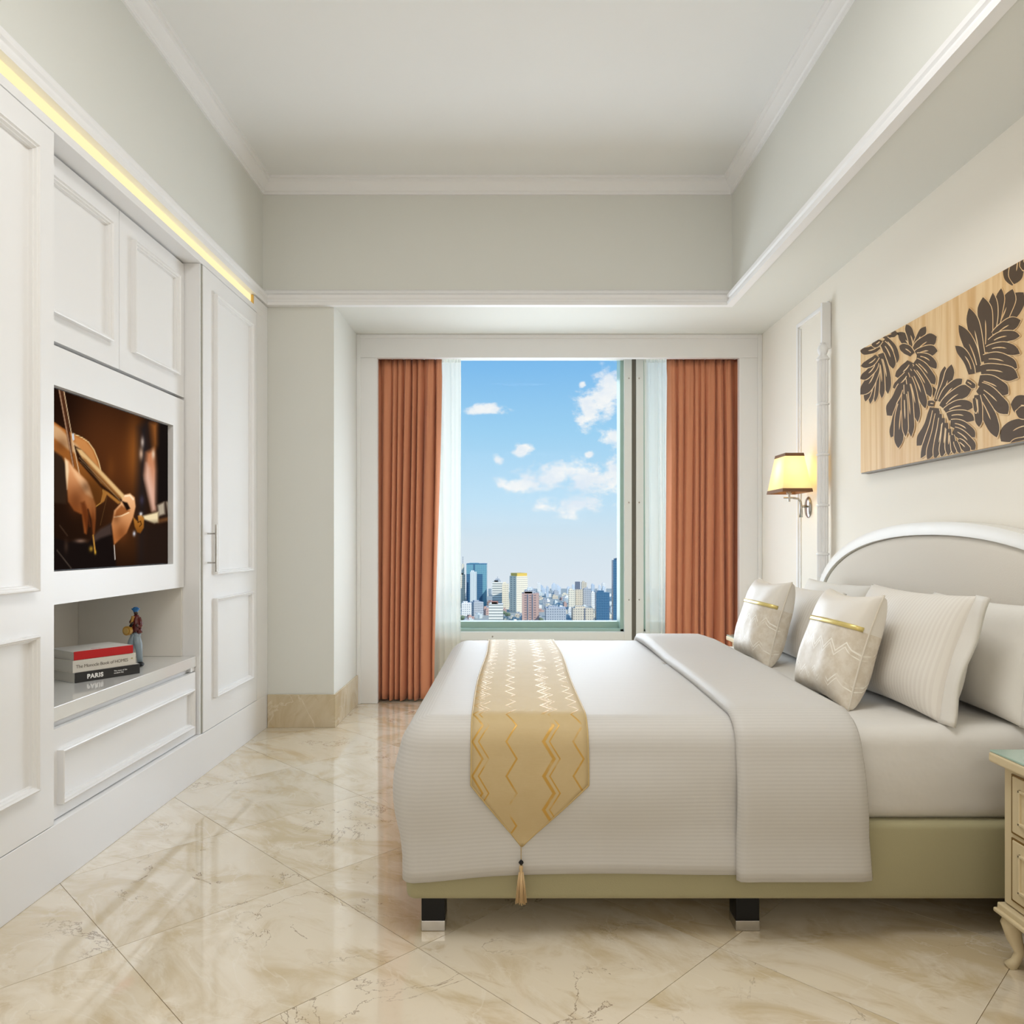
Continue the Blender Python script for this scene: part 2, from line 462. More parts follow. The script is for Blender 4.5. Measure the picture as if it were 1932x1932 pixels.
WY = 5.575
def sash(idx, x0, x1, label):
    o = thing('window_%d' % idx, label, 'window', ((x0 + x1) / 2, WY, .42), kind='structure')
    b = .056
    for nm, bx in (('stile', (x0, x0 + b, .42, 2.56)), ('stile', (x1 - b, x1, .42, 2.56)), ('rail', (x0 + b, x1 - b, .42, .482)), ('rail', (x0 + b, x1 - b, 2.5, 2.56))):
        MB().box(bx[0], bx[1], WY, WY + .04, bx[2], bx[3]).build(nm, M_alu, o, bevel=.003)
    # deeper green tinted outer frame
    i0, i1 = x0 + b - .004, x1 - b + .004
    MB().box(i0, i0 + .03, WY + .04, WY + .22, .47, 2.55).box(i1 - .03, i1, WY + .04, WY + .22, .47, 2.55) \
        .box(i0, i1, WY + .12, WY + .22, .44, .545).box(i0, i1, WY + .04, WY + .12, .44, .5).build('outer_frame', M_green, o, bevel=.003)
    MB().box(i0 + .02, i1 - .02, WY + .19, WY + .196, .52, 2.55).build('pane', M_glass, o)
    for (sx, sz) in [(x1 - .022, .72), (x1 - .022, 1.44), (x1 - .022, 2.36)] if idx == 1 else [(x0 + .022, .72), (x0 + .022, 1.44), (x0 + .022, 2.36)]:
        MB().tube([(sx, WY - .002, sz), (sx, WY + .004, sz)], .006, 10).build('screw', M_chrome, o)
    if idx == 1:
        MB().tube([(-.16, WY - .002, .447), (-.16, WY + .004, .447)], .006, 10).build('screw', M_chrome, o)
    return o
w1 = sash(1, -.95, .872, 'large window sash with white aluminium frame facing the city')
MB().box(.872, .904, WY + .012, WY + .05, .42, 2.56).build('mullion', M_gasket, w1)
sash(2, .904, 1.68, 'narrow window sash behind the sheer by the right curtain')


def curtain(name, x0t, x1t, x0b, x1b, yc, amp, folds, z0, z1, m, seed, label, cat, group, flare=0):
    rnd = random.Random(seed)
    ph = [rnd.uniform(0, 2 * PI) for _ in range(6)]
    nu, nv = folds * 14, 40
    def fn(u, v):
        a = x0t + (x1t - x0t) * u; b = x0b + (x1b - x0b) * u
        t = 1 - v                                   # 0 at top .. 1 at bottom
        k = t * t * (3 - 2 * t)
        x = a * (1 - k) + b * k
        wv = u + .024 * math.sin(9 * u + ph[0] + .8 * t) + .016 * math.sin(23 * u + ph[1] - 1.2 * t) + .010 * t * math.sin(15 * u + ph[2])
        p = 2 * PI * folds * wv
        am = amp * (.55 + .45 * min(1, t * 5)) * (.78 + .3 * math.sin(5.2 * u + ph[3] + 1.2 * t))
        rg = abs(math.sin(p / 2)) ** .62
        y = yc + am - 2 * am * rg - .2 * am * math.sin(2.7 * p + ph[4]) * max(0, 1 - 3 * t)
        x += .35 * (x1t - x0t) / folds * .3 * math.cos(p) * (1 if t > .03 else .4)
        return (x, y, z0 + (z1 - z0) * v + (.006 * math.sin(p * .5 + ph[5]) if v == 0 else 0))
    c = thing(name, label, cat, ((x0b + x1b) / 2, yc, z0), group)
    b = MB().grid(fn, nu, nv)
    b.build('drape', m, c, smooth=True, solid=.003 if m is M_curt else 0, recalc=False)
    # gathered heading tape
    MB().grid(lambda u, v: (x0t + (x1t - x0t) * u, yc - amp * .62 * math.sin(2 * PI * folds * 1.9 * u + ph[1]) - .004, z1 - .004 + .06 * v), folds * 20, 2) \
        .build('heading', m, c, smooth=True, recalc=False)
    return c
curtain('curtain', -1.07, -.527, -1.07, -.575, 5.450, .046, 10, .012, 2.47, M_curt, 3, 'rust orange curtain left of the window, hanging to the floor', 'curtain', 'rust curtains')
curtain('curtain', 1.106, 1.70, 1.09, 1.70, 5.450, .046, 10, .012, 2.47, M_curt, 11, 'rust orange curtain right of the window, behind the bed pillows', 'curtain', 'rust curtains')
curtain('sheer_curtain', -.80, -.392, -.80, -.388, 5.535, .016, 9, .012, 2.47, M_sheer, 5, 'white sheer curtain beside the left rust curtain', 'sheer curtain', 'sheer curtains')
curtain('sheer_curtain', .955, 1.36, .962, 1.36, 5.535, .016, 9, .012, 2.47, M_sheer, 8, 'white sheer curtain beside the right rust curtain', 'sheer curtain', 'sheer curtains')

# ------------------------------------------------------------------ built-in cabinets on the left
PROF = [(0, .022), (.004, .024), (.008, .018), (.012, .017), (.015, .009), (.019, .008), (.021, -.003), (.026, -.003)]
def door(name, xf, y0, y1, z0, z1, panels, parent, m=M_lacq, th=.022, bev=True):
    """cabinet front facing +X with applied bolection mouldings around flat panels"""
    b = MB()
    ys = sorted({y0, y1, *[p[0] for p in panels], *[p[1] for p in panels]})
    zs = sorted({z0, z1, *[p[2] for p in panels], *[p[3] for p in panels]})
    for i in range(len(ys) - 1):
        for j in range(len(zs) - 1):
            cy, cz = (ys[i] + ys[i + 1]) / 2, (zs[j] + zs[j + 1]) / 2
            if any(p[0] < cy < p[1] and p[2] < cz < p[3] for p in panels): continue
            b.add([(xf, ys[i], zs[j]), (xf, ys[i + 1], zs[j]), (xf, ys[i + 1], zs[j + 1]), (xf, ys[i], zs[j + 1])], [(0, 1, 2, 3)])
    for (a, c, e, f) in panels:
        rings = []
        for (ins, h) in [(0, 0)] + PROF:
            rings += [(xf + h, a + ins, e + ins), (xf + h, c - ins, e + ins), (xf + h, c - ins, f - ins), (xf + h, a + ins, f - ins)]
        n = len(PROF) + 1
        fs = [(k * 4 + i, k * 4 + (i + 1) % 4, (k + 1) * 4 + (i + 1) % 4, (k + 1) * 4 + i) for k in range(n - 1) for i in range(4)]
        L = (n - 1) * 4
        b.add(rings, fs + [(L, L + 1, L + 2, L + 3)])
    # edges and back
    b.add([(xf, y0, z0), (xf, y1, z0), (xf, y1, z1), (xf, y0, z1), (xf - th, y0, z0), (xf - th, y1, z0), (xf - th, y1, z1), (xf - th, y0, z1)],
          [(0, 4, 5, 1), (1, 5, 6, 2), (2, 6, 7, 3), (3, 7, 4, 0), (7, 6, 5, 4)])
    return b.build(name, m, parent, recalc=False)

def fix_normals(o):
    bm = bmesh.new(); bm.from_mesh(o.data); bmesh.ops.remove_doubles(bm, verts=bm.verts, dist=1e-5)
    bmesh.ops.recalc_face_normals(bm, faces=bm.faces); bm.to_mesh(o.data); bm.free(); return o

def bar_handle(y, z0, z1, parent):
    h = MB().tube([(XL + .042, y, z0), (XL + .042, y, z1)], .0048, 12)
    for z in (z0 + .045, z1 - .045): h.tube([(XL - .002, y, z), (XL + .042, y, z)], .0042, 10)
    return h.build('handle', M_chrome, parent, smooth=False, angle=40)

ZD0, ZD1 = .211, 2.508
plinth = struct(MB().box(-2.13, XL, 1.0, D1 - .001, 0, .207).build('baseboard_left', M_lacq, bevel=.002), 'white plinth running under the built-in cabinets', 'plinth')
struct(MB().box(-2.13, XL, 1.0, D1 - .001, 2.512, 2.545).box(-2.13, XL, 4.43, D1 - .001, 2.545, 2.6).build('trim_4', M_lacq, bevel=.0015), 'white top rail above the cabinet doors', 'rail')

led = thing('cove_light', 'warm glowing strip light along the top of the cabinets', 'strip light', (-1.55, 2.7, 2.547))
M_led = mat('led_diffuser', '4A4538', .5, spec=.1, emit='FFECB4', estr=.97)
MB().box(-1.60, -1.545, 1.0, 4.428, 2.5465, 2.6).build('diffuser', M_led, led)
MB().box(-1.545, -1.532, 4.418, 4.428, 2.5465, 2.6).build('end_cap', mat('gold_cap', 'D9AE5A', .4), led)

# near wardrobe
wn = thing('wardrobe', 'tall white panelled wardrobe nearest the viewer, cut by the left edge', 'wardrobe', (-1.83, 1.75, .207), 'white wardrobes')
MB().box(-2.13, -1.551, 1.002, 2.499, .208, 2.511).build('body', M_lacq, wn)
for (a, c) in ((1.004, 1.749), (1.753, 2.499)):
    fix_normals(door('door', XL, a, c, ZD0, ZD1, [(a + .105, c - .105, .992, 2.41), (a + .105, c - .105, .358, .852)], wn))
# far wardrobe
wf = thing('wardrobe', 'tall white panelled wardrobe with chrome handle, next to the column', 'wardrobe', (-1.83, 4.17, .207), 'white wardrobes')
MB().box(-2.13, -1.552, 3.678, D1 - .002, .208, 2.511).box(-1.552, XL, 4.469, D1 - .002, .208, 2.511).box(-1.552, XL - .008, 3.678, 3.690, .208, 2.511).build('body', M_lacq, wf)
MB().box(-1.556, XL - .004, 3.6905, 3.697, .21, 2.508).build('edge_strip', mat('grey_edge', 'A9A79C', .4), wf)
d = fix_normals(door('door', XL, 3.698, 4.465, ZD0, ZD1, [(3.822, 4.362, .982, 2.41), (3.822, 4.362, .36, .862)], wf))
bar_handle(3.752, 1.0, 1.235, d)

# central bay: upper cabinet, media panel with television, open niche, counter and drawer
XU = -1.611
up = thing('upper_cabinet', 'white two-door wall cabinet above the television', 'cabinet', (-1.87, 3.09, 1.85))
MB().box(-2.13, XU - .023, 2.502, 3.676, 1.853, 2.505).build('body', M_lacq, up)
fix_normals(door('door', XU, 2.503, 3.068, 1.853, 2.503, [(2.58, 2.99, 1.945, 2.42)], up))
fix_normals(door('door', XU, 3.072, 3.675, 1.853, 2.503, [(3.165, 3.59, 1.945, 2.42)], up))

mp = thing('media_panel', 'white wall panel framing the recessed television', 'panel', (-1.87, 3.09, .929))
MB().box(-2.13, -1.665, 2.502, 3.676, .93, 1.848).build('body', M_lacq, mp)
P = MB(); SY0, SY1, SZ0, SZ1 = 2.55, 3.552, 1.045, 1.699
P.box(-1.665, XU + .002, 2.502, SY0, .929, 1.838).box(-1.665, XU + .002, SY1, 3.668, .929, 1.838).box(-1.665, XU + .002, SY0, SY1, .929, SZ0).box(-1.665, XU + .002, SY0, SY1, SZ1, 1.838)
P.build('frame', M_lacq, mp)

tv = thing('television', 'flat television showing a violinist, set into the white panel', 'television', (-1.64, 3.05, 1.045))
MB().box(-1.664, -1.634, SY0 + .002, SY1 - .002, SZ0 + .002, SZ1 - .002).build('housing', M_black, tv)

# ---- the picture on the screen, drawn as colours on a fine grid of the screen surface
XS = -1.6325
def screen():
    ny, nz = 230, 180
    Y = np.linspace(SY0 + .004, SY1 - .004, ny); Z = np.linspace(SZ0 + .004, SZ1 - .004, nz)
    YY, ZZ = np.meshgrid(Y, Z)
    s = F / YY
    U = ((VX + XS * s) - 80) * 4.025; V = ((HZ - (ZZ - HC) * s) - 700) * 4.025      # drawing units
    # drawing follows the perspective-free shape: U is unrolled over the visible width
    C = np.zeros(YY.shape + (3,))
    def col(h): return np.array([int(h[i:i + 2], 16) / 255 for i in (0, 2, 4)])
    C[:] = col('1c0f08')
    def soft(cx, cy, rx, ry, c, k=1.0, p=2):
        d = ((U - cx) / rx) ** 2 + ((V - cy) / ry) ** 2
        a = (k * np.exp(-d * 1.5))[..., None]; C[:] = C * (1 - a) + col(c) * a
    def inside(poly):
        r = np.zeros(U.shape, bool); n = len(poly)
        for i in range(n):
            x0, y0 = poly[i]; x1, y1 = poly[(i + 1) % n]
            if y0 == y1: continue
            cnd = ((y0 > V) != (y1 > V)) & (U < (x1 - x0) * (V - y0) / (y1 - y0) + x0)
            r ^= cnd
        return r
    def sdist(poly, closed=True):
        dm = np.full(U.shape, 1e9); n = len(poly)
        for i in range(n if closed else n - 1):
            x0, y0 = poly[i]; x1, y1 = poly[(i + 1) % n]
            dx_, dy_ = x1 - x0, y1 - y0; L = dx_ * dx_ + dy_ * dy_ + 1e-9
            t = np.clip(((U - x0) * dx_ + (V - y0) * dy_) / L, 0, 1)
            dm = np.minimum(dm, np.hypot(U - x0 - t * dx_, V - y0 - t * dy_))
        return dm
    def poly(pts, c, blur=6, k=1.0, c2=None, g=None):
        ins = inside(pts); dm = sdist(pts); sd = np.where(ins, dm, -dm)
        a = np.clip(sd / blur * .5 + .5, 0, 1) * k
        cc = col(c)
        if c2:
            (ax, ay), (bx, by) = g
            t = np.clip(((U - ax) * (bx - ax) + (V - ay) * (by - ay)) / ((bx - ax) ** 2 + (by - ay) ** 2), 0, 1)[..., None]
            cc = col(c) * (1 - t) + col(c2) * t
        C[:] = C * (1 - a[..., None]) + cc * a[..., None]
    def line(pts, wd, c, blur=4, k=1.0):
        a = np.clip((wd - sdist(pts, False)) / blur + .5, 0, 1) * k
        C[:] = C * (1 - a[..., None]) + col(c) * a[..., None]
    soft(420, 560, 330, 520, '4a2712', .95); soft(620, 700, 230, 420, '5a3014', .9); soft(650, 1250, 260, 260, '40230f', .9)
    soft(150, 200, 160, 260, '1a0b05', .8)
    soft(700, 620, 70, 300, '9a5a24', .65)
    # blurred player in the background
    poly([(735, 430), (800, 380), (820, 600), (790, 820), (770, 1460), (735, 1460), (725, 900)], '1d1a1d', 40, .9)
    poly([(790, 620), (850, 590), (868, 760), (862, 1060), (835, 1060), (775, 790)], 'c0764a', 22, .95, 'd9a58c', ((850, 600), (810, 900)))
    poly([(790, 700), (812, 740), (850, 1050), (838, 1060), (778, 820)], 'e0b6a2', 18, .7)
    poly([(820, 400), (885, 385), (880, 560), (845, 600)], '8d5427', 26, .9)
    poly([(880, 380), (1010, 400), (1010, 1000), (870, 1010)], '15100e', 22)
    poly([(870, 1010), (960, 980), (1010, 990), (1010, 1110), (880, 1120)], '2a1d16', 12)
    poly([(875, 1020), (925, 995), (930, 1085), (885, 1100)], 'a89a86', 10); poly([(940, 995), (990, 985), (990, 1070), (955, 1085)], '9c907e', 10)
    poly([(860, 1130), (1010, 1100), (1010, 1125), (880, 1160)], '6a4426', 10)
    poly([(765, 1100), (880, 1070), (880, 1150), (850, 1158), (770, 1125)], 'e6d2a8', 9)
    poly([(770, 1165), (1010, 1150), (1010, 1500), (770, 1500)], '221712', 40, .9)
    soft(760, 540, 16, 46, 'b8a79c', .9); soft(750, 630, 18, 50, 'c8a88e', .9); soft(842, 632, 16, 44, 'dcc0a4', .9); soft(755, 980, 20, 40, '4a4460', .5)
    soft(520, 740, 40, 110, '6d3c18', .55)
    # violin body, fingerboard, scroll
    poly([(80, 380), (150, 430), (240, 480), (330, 520), (390, 590), (430, 690), (445, 760), (455, 850), (462, 930), (440, 1010), (405, 1030), (340, 960), (250, 800), (150, 680), (80, 620)],
         'a8642c', 5, 1, '5d3412', ((250, 480), (380, 1000)))
    poly([(240, 490), (330, 530), (385, 600), (420, 690), (436, 750), (380, 690), (320, 620), (250, 570)], 'c98a50', 12, .8)
    line([(240, 478), (300, 505), (350, 540), (392, 600), (425, 680), (446, 765)], 3, 'e8c690', 4)
    line([(458, 870), (462, 930), (445, 1000), (408, 1028)], 3, 'c9974a', 4)
    poly([(80, 400), (140, 440), (260, 560), (300, 610), (280, 640), (200, 600), (80, 500)], 'd9b890', 10, .7)
    poly([(235, 560), (300, 600), (660, 990), (665, 1060), (640, 1060), (440, 880), (270, 680)], '2a160a', 5)
    poly([(255, 585), (300, 600), (640, 960), (650, 990), (610, 980), (300, 660)], 'e0b87e', 6, .95)
    poly([(290, 640), (330, 670), (600, 960), (590, 975), (440, 850)], '8c5a2c', 6, .8)
    line([(280, 660), (450, 830), (640, 1040)], 2, 'bda27a', 4, .6); line([(290, 690), (450, 850)], 2, '9b835e', 4, .5)
    poly([(465, 900), (500, 920), (600, 1000), (575, 1010), (490, 940), (470, 990), (440, 1010)], 'a06a30', 5)
    poly([(690, 1110), (730, 1150), (725, 1100), (750, 1090), (772, 1120), (770, 1190), (745, 1232), (720, 1225), (700, 1180)], 'b87a34', 5, 1, '7a4715', ((740, 1090), (740, 1230)))
    line([(725, 1150), (745, 1140), (752, 1165), (738, 1180)], 4, '53300e', 4)
    soft(748, 1085, 14, 16, 'e8e6e6', .95); soft(697, 1235, 13, 22, 'c9ccd6', .95)
    # bow
    poly([(118, 130), (165, 130), (240, 720), (232, 740)], '4a2a18', 5)
    line([(125, 130), (235, 725)], 4, 'a88468', 4); line([(160, 135), (232, 540), (285, 800)], 3, 'd8b890', 4)
    line([(232, 480), (236, 520)], 7, 'c8d2dc', 6)
    # bowing hand and sleeve
    poly([(80, 600), (150, 650), (185, 720), (190, 900), (180, 1010), (80, 1000)], '2e2016', 10)
    poly([(175, 665), (200, 680), (240, 740), (330, 830), (360, 880), (405, 1020), (405, 1120), (395, 1240), (385, 1250), (375, 1130), (350, 1050), (335, 1240), (318, 1230), (300, 1090), (240, 1060), (195, 990), (185, 860)],
         'd99a68', 7, 1, '8a4a20', ((330, 800), (220, 1050)))
    poly([(170, 660), (195, 690), (200, 760), (188, 900), (178, 800)], 'efd2a8', 7, .9)
    poly([(215, 720), (340, 845), (380, 960), (330, 930), (250, 800)], 'f0c090', 14, .75)
    poly([(290, 1000), (320, 990), (345, 1060), (350, 1160), (335, 1230), (312, 1120)], '5a2a10', 10, .85)
    line([(345, 1050), (362, 1180)], 5, '4a2410', 5)
    # left forearm, sleeve and hand
    poly([(80, 1260), (200, 1300), (290, 1272), (340, 1310), (420, 1230), (525, 1150), (540, 1330), (560, 1460), (560, 1530), (80, 1530)], '150e0c', 8)
    poly([(380, 1260), (440, 1200), (525, 1155), (525, 1240), (440, 1270), (390, 1300)], '4a3a34', 12, .8)
    soft(290, 1290, 50, 18, '8a6a58', .8)
    line([(545, 1320), (552, 1430)], 3, 'cfc6bc', 4)
    poly([(545, 1060), (590, 1010), (625, 940), (665, 930), (700, 960), (708, 1030), (690, 1110), (640, 1230), (545, 1320), (525, 1160), (535, 1120)],
         'eab482', 6, 1, 'b06a38', ((640, 950), (600, 1270)))
    poly([(600, 1020), (650, 1050), (665, 1060), (610, 1095), (550, 1110), (560, 1060)], '8a4c22', 8, .85)
    line([(545, 1110), (600, 1100), (655, 1075)], 4, 'f3d0a4', 5); line([(628, 950), (665, 945), (690, 975)], 6, 'f8dcb6', 6)
    poly([(600, 985), (645, 1000), (668, 1045), (640, 1058)], '1d0f08', 5)
    line([(385, 1245), (400, 1370)], 5, 'c08a3c', 5); soft(370, 1350, 18, 24, 'a8822c', .9); soft(402, 1378, 9, 18, 'd8a83a', .9)
    soft(180, 1330, 20, 60, '3d2c22', .7); line([(130, 1170), (190, 1250)], 3, '5b4738', 6, .6); line([(110, 1360), (220, 1500)], 3, '77685a', 5, .6)
    line([(490, 960), (440, 1170)], 2, '7a5a30', 4, .5)
    # softer modelling: shade the far side of the hands and the wood, keep the rim light
    soft(255, 985, 70, 120, '5e3016', .6); soft(385, 1150, 22, 120, '4a2410', .55); soft(600, 1230, 60, 90, '6a3818', .6); soft(560, 1120, 40, 50, '5a2e14', .5)
    soft(400, 930, 60, 120, '4a2a0e', .5); soft(330, 880, 50, 60, '3a1e0c', .5); soft(140, 560, 70, 70, '5a3318', .5)
    me = bpy.data.meshes.new('screen')
    vs = [(XS, float(YY[j, i]), float(ZZ[j, i])) for j in range(nz) for i in range(ny)]
    fs = [(j * ny + i, j * ny + i + 1, (j + 1) * ny + i + 1, (j + 1) * ny + i) for j in range(nz - 1) for i in range(ny - 1)]
    me.from_pydata(vs, [], fs); me.update()
    L = np.where(C <= .04045, C / 12.92, ((C + .055) / 1.055) ** 2.4)
    at_ = me.color_attributes.new('picture', 'FLOAT_COLOR', 'POINT')
    at_.data.foreach_set('color', np.concatenate([L, np.ones(L.shape[:2] + (1,))], -1).astype(np.float32).ravel())
    def ex(g, p, out):
        a = g.n('ShaderNodeVertexColor', layer_name='picture')
        g.set(p.inputs['Emission Color'], a.outputs[0]); p.inputs['Emission Strength'].default_value = 1.0
    me.materials.append(mat('screen_picture', '030303', .4, spec=.0, extra=ex))
    o = bpy.data.objects.new('screen', me); COL.objects.link(o); o.parent = tv; o.matrix_parent_inverse = inv_of(tv)
screen()

# niche lining, counter, drawer
ni = thing('niche_lining', 'warm white lining of the open shelf niche under the television', 'niche', (-2.1, 3.09, .592))
MB().box(-2.134, -2.122, 2.502, 3.676, .592, .928).build('back_panel', M_lacq_in, ni)
MB().box(-2.121, -1.62, 3.664, 3.676, .592, .928).build('side_panel', M_lacq_in, ni)
MB().box(-2.121, -1.62, 2.502, 2.514, .592, .928).build('side_panel', M_lacq_in, ni)
tag(MB().box(-2.13, -1.552, 2.502, 3.676, .541, .591).build('countertop', M_count, bevel=.002), 'glossy white shelf top under the television holding books and figurine', 'shelf')
dr = thing('drawer_cabinet', 'low white drawer cabinet under the glossy shelf top', 'cabinet', (-1.84, 3.09, .208))
MB().box(-2.13, -1.58, 2.502, 3.676, .208, .54).box(-1.58, -1.56, 3.63, 3.676, .52, .54).build('body', M_lacq, dr)
fix_normals(door('drawer', -1.552, 2.504, 3.668, .212, .516, [(2.555, 3.612, .258, .442)], dr))

# added rim and frame dressing the unseen fill lights above and behind the viewer
cl_ = thing('overhead_fill_rim', 'added round rim around the unseen overhead fill light', 'added lamp rim', (.1, 1.65, 3.39))
MB().lathe([(.66, 3.335), (.70, 3.335), (.71, 3.345), (.71, 3.39), (.66, 3.39)], 40, (.1, 1.65, 0)).build('rim', M_trim, cl_, angle=40)
wr_ = thing('window_3', 'added bar frame around the unseen fill light behind the viewer', 'window', (0, -1.98, 1.4), kind='structure')
for (a_, b_, c_, d_) in ((-1.36, -1.3, 1.39, 2.81), (1.3, 1.36, 1.39, 2.81), (-1.3, 1.3, 1.39, 1.45), (-1.3, 1.3, 2.75, 2.81)):
    MB().box(a_, b_, -1.999, -1.93, c_, d_).build('frame_bar', M_trim, wr_, bevel=.004)

# ------------------------------------------------------------------ books and figurine
def text_mesh(name, body, size, origin, ux, uz, m, parent, bold=0, shear=0, spacing=1):
    c = bpy.data.curves.new(name, 'FONT'); c.body = body; c.size = size; c.extrude = .0002; c.offset = bold; c.shear = shear; c.space_character = spacing
    to = bpy.data.objects.new(name + '_src', c); COL.objects.link(to)
    bpy.context.view_layer.update()
    me = bpy.data.meshes.new_from_object(to.evaluated_get(bpy.context.evaluated_depsgraph_get()))
    bpy.data.objects.remove(to); bpy.data.curves.remove(c)
    ux = Vector(ux); uz = Vector(uz); n = ux.cross(uz)
    R = Matrix((ux, uz, n)).transposed().to_4x4(); R.translation = Vector(origin)
    me.transform(R); me.materials.clear(); me.materials.append(m); me.name = name
    o = bpy.data.objects.new(name, me); COL.objects.link(o); o.parent = parent; o.matrix_parent_inverse = inv_of(parent)
    return o

M_paper = mat('book_pages', 'DAD6CC', .9)
def book(label, p0, ang, length, depth, z, th, spine_m, cover_m, pages_inset=.006):
    u = Vector((math.cos(ang), math.sin(ang), 0)); n = Vector((math.sin(ang), -math.cos(ang), 0)); wv = -n
    o = Vector((p0[0], p0[1], z))
    t = thing('book', label, 'book', o + u * length / 2 + wv * depth / 2, 'books stacked on the shelf')
    def slab(a0, a1, d0, d1, h0, h1):
        return MB().prism([o + u * a + wv * d + Vector((0, 0, h0)) for a, d in ((a0, d0), (a1, d0), (a1, d1), (a0, d1))], (0, 0, h1 - h0))
    c = MB()
    for h0, h1 in ((0, .0025), (th - .0025, th)):
        b_ = slab(0, length, .002, depth, h0, h1); c.add(b_.v, b_.f)
    c.build('cover', cover_m, t, bevel=.0008, seg=1)
    slab(0, length, 0, .0022, 0, th).build('spine', spine_m, t, bevel=.0008, seg=1)
    slab(.003, length - .003, .0025, depth - .004, .0026, th - .0026).build('pages', M_paper, t)
    return t, o, u, n
AN = math.atan2(.852, .524)
M_bk1 = mat('black_spine', '2A2826', .5); M_bk2 = mat('cream_cover', 'DCD6CA', .6); M_bk3 = mat('red_spine', 'C4161A', .45)
M_wcov = mat('white_cover', 'E8E5DF', .55)
t1, o1, u1, n1 = book('bottom book of the stack, black spine lettered PARIS', (-1.732, 2.967), AN, .271, .2, .5915, .040, M_bk1, M_wcov)
M_wtxt = mat('white_print', 'F4F2EE', .6); M_dtxt = mat('grey_print', '6E665C', .7)
text_mesh('title_print', 'PARIS', .024, o1 + u1 * .048 + Vector((0, 0, .0115)) + n1 * .0004, u1, (0, 0, 1), M_wtxt, t1, bold=.0011, spacing=1.12)
text_mesh('subtitle_print', 'The story of the\nmodern city', .0085, o1 + u1 * .158 + Vector((0, 0, .0225)) + n1 * .0004, u1, (0, 0, 1), M_wtxt, t1, bold=.0001)
t2, o2, u2, n2 = book('middle book of the stack, cream spine with grey serif title', (-1.737, 2.962), AN + .01, .262, .195, .632, .048, M_bk2, M_bk2)
text_mesh('title_print', 'The Monocle Book of HOMES', .0186, o2 + u2 * .012 + Vector((0, 0, .017)) + n2 * .0004, u2, (0, 0, 1), M_dtxt, t2, bold=0, spacing=.93)
MB().tube([o2 + u2 * .245 + Vector((0, 0, .027)) + n2 * .0002, o2 + u2 * .245 + Vector((0, 0, .027)) + n2 * .0008], .0035, 14).build('emblem', mat('olive_print', 'B9AC72', .6), t2)
t3_, o3, u3, n3 = book('top book of the stack, red spine and white cover', (-1.736, 2.968), AN - .012, .243, .185, .681, .034, M_bk3, M_wcov)
wv3 = -n3
MB().prism([o3 + u3 * a + wv3 * d_ + Vector((0, 0, .0342)) for a, d_ in ((.085, .035), (.115, .02), (.118, .024), (.088, .040))], (0, 0, .0003)).build('cover_mark', M_bk3, t3_)

FX, FY, FZ = -1.70, 3.37, .5915
fg = thing('figurine', 'small figurine in blue hat and maroon jacket with golden banjo', 'figurine', (FX, FY, FZ))
def fpt(px, py, dy=0):
    s = F / (FY + dy); return ((px - VX) / s, FY + dy, HC - (py - HZ) / s)
M_jean = mat('grey_blue_glaze', '8E9CA4', .3, spec=.5); M_mar = mat('maroon_glaze', '5E1A18', .25, spec=.6); M_gold2 = mat('ochre_glaze', 'B98C3A', .3, spec=.6)
M_blue = mat('blue_glaze', '1F6FB4', .25, spec=.6); M_dskin = mat('dark_glaze', '3A2318', .3)
sF = F / FY
MB().tube([fpt(256, 1196), fpt(261, 1215), fpt(263, 1232), fpt(264, 1251)], [.016, .017, .013, .0115], 14).tube([fpt(256, 1196), fpt(249, 1212, .01), fpt(244, 1232, .02), fpt(240, 1250, .02)], [.017, .018, .016, .014], 14) \
    .ball(fpt(257, 1198), (.021, .015, .014)).build('trousers', M_jean, fg, smooth=True)
MB().tube([fpt(257, 1160), fpt(257, 1166), fpt(257, 1178), fpt(258, 1190)], [.009, .016, .019, .018], 16).tube([fpt(253, 1184), fpt(250, 1196)], [.012, .011], 12).tube([fpt(261, 1184), fpt(264, 1195)], [.012, .011], 12) \
    .tube([fpt(262, 1165), fpt(266, 1178), fpt(264, 1183, -.01), fpt(258, 1180, -.025)], [.008, .009, .008, .007], 10).tube([fpt(252, 1165), fpt(247, 1174, -.008), fpt(250, 1178, -.022)], [.008, .008, .007], 10).build('jacket', M_mar, fg, smooth=True)
MB().ball(fpt(256.5, 1156), (.009, .010, .012)).build('head', M_dskin, fg, smooth=True)
for hp_ in (fpt(258, 1180, -.03), fpt(250, 1176, -.026)): MB().ball(hp_, .006).build('hand', M_dskin, fg, smooth=True)
hb = fpt(256, 1157)
MB().lathe([(.008, 0), (.009, .006), (.012, .012), (.017, .018), (.0185, .021), (.012, .023), (.008, .0275), (.001, .0285)], 18, hb).build('hat', M_blue, fg, smooth=True)
bc = Vector(fpt(241, 1190, -.03))
bj = MB().tube([bc + Vector((-.002, -.008, .0)), bc + Vector((.002, .008, .0))], .0205, 20)
bj.tube([bc + Vector((.008, .01, .01)), Vector(fpt(249, 1172, -.02)), Vector(fpt(251.5, 1163, -.012))], [.006, .0055, .008], 10)
bj.build('banjo', M_gold2, fg, angle=40)
MB().tube([bc + Vector((-.0028, -.0108, 0)), bc + Vector((-.002, -.008, 0))], .013, 18).build('banjo_head', mat('tan_glaze', 'C9A55E', .4), fg)
MB().tube([fpt(249, 1177, -.03), fpt(246, 1182, -.03)], .006, 8).build('banjo_neck', M_black, fg)
for (sx_, sy_, rr_) in ((fpt(267, 1250)[0], FY - .01, (.014, .022, .0105)), (fpt(243, 1250)[0], FY + .01, (.014, .02, .0105))):
    MB().ball((sx_, sy_, FZ + .0105), rr_).build('shoe', M_black, fg, smooth=True)

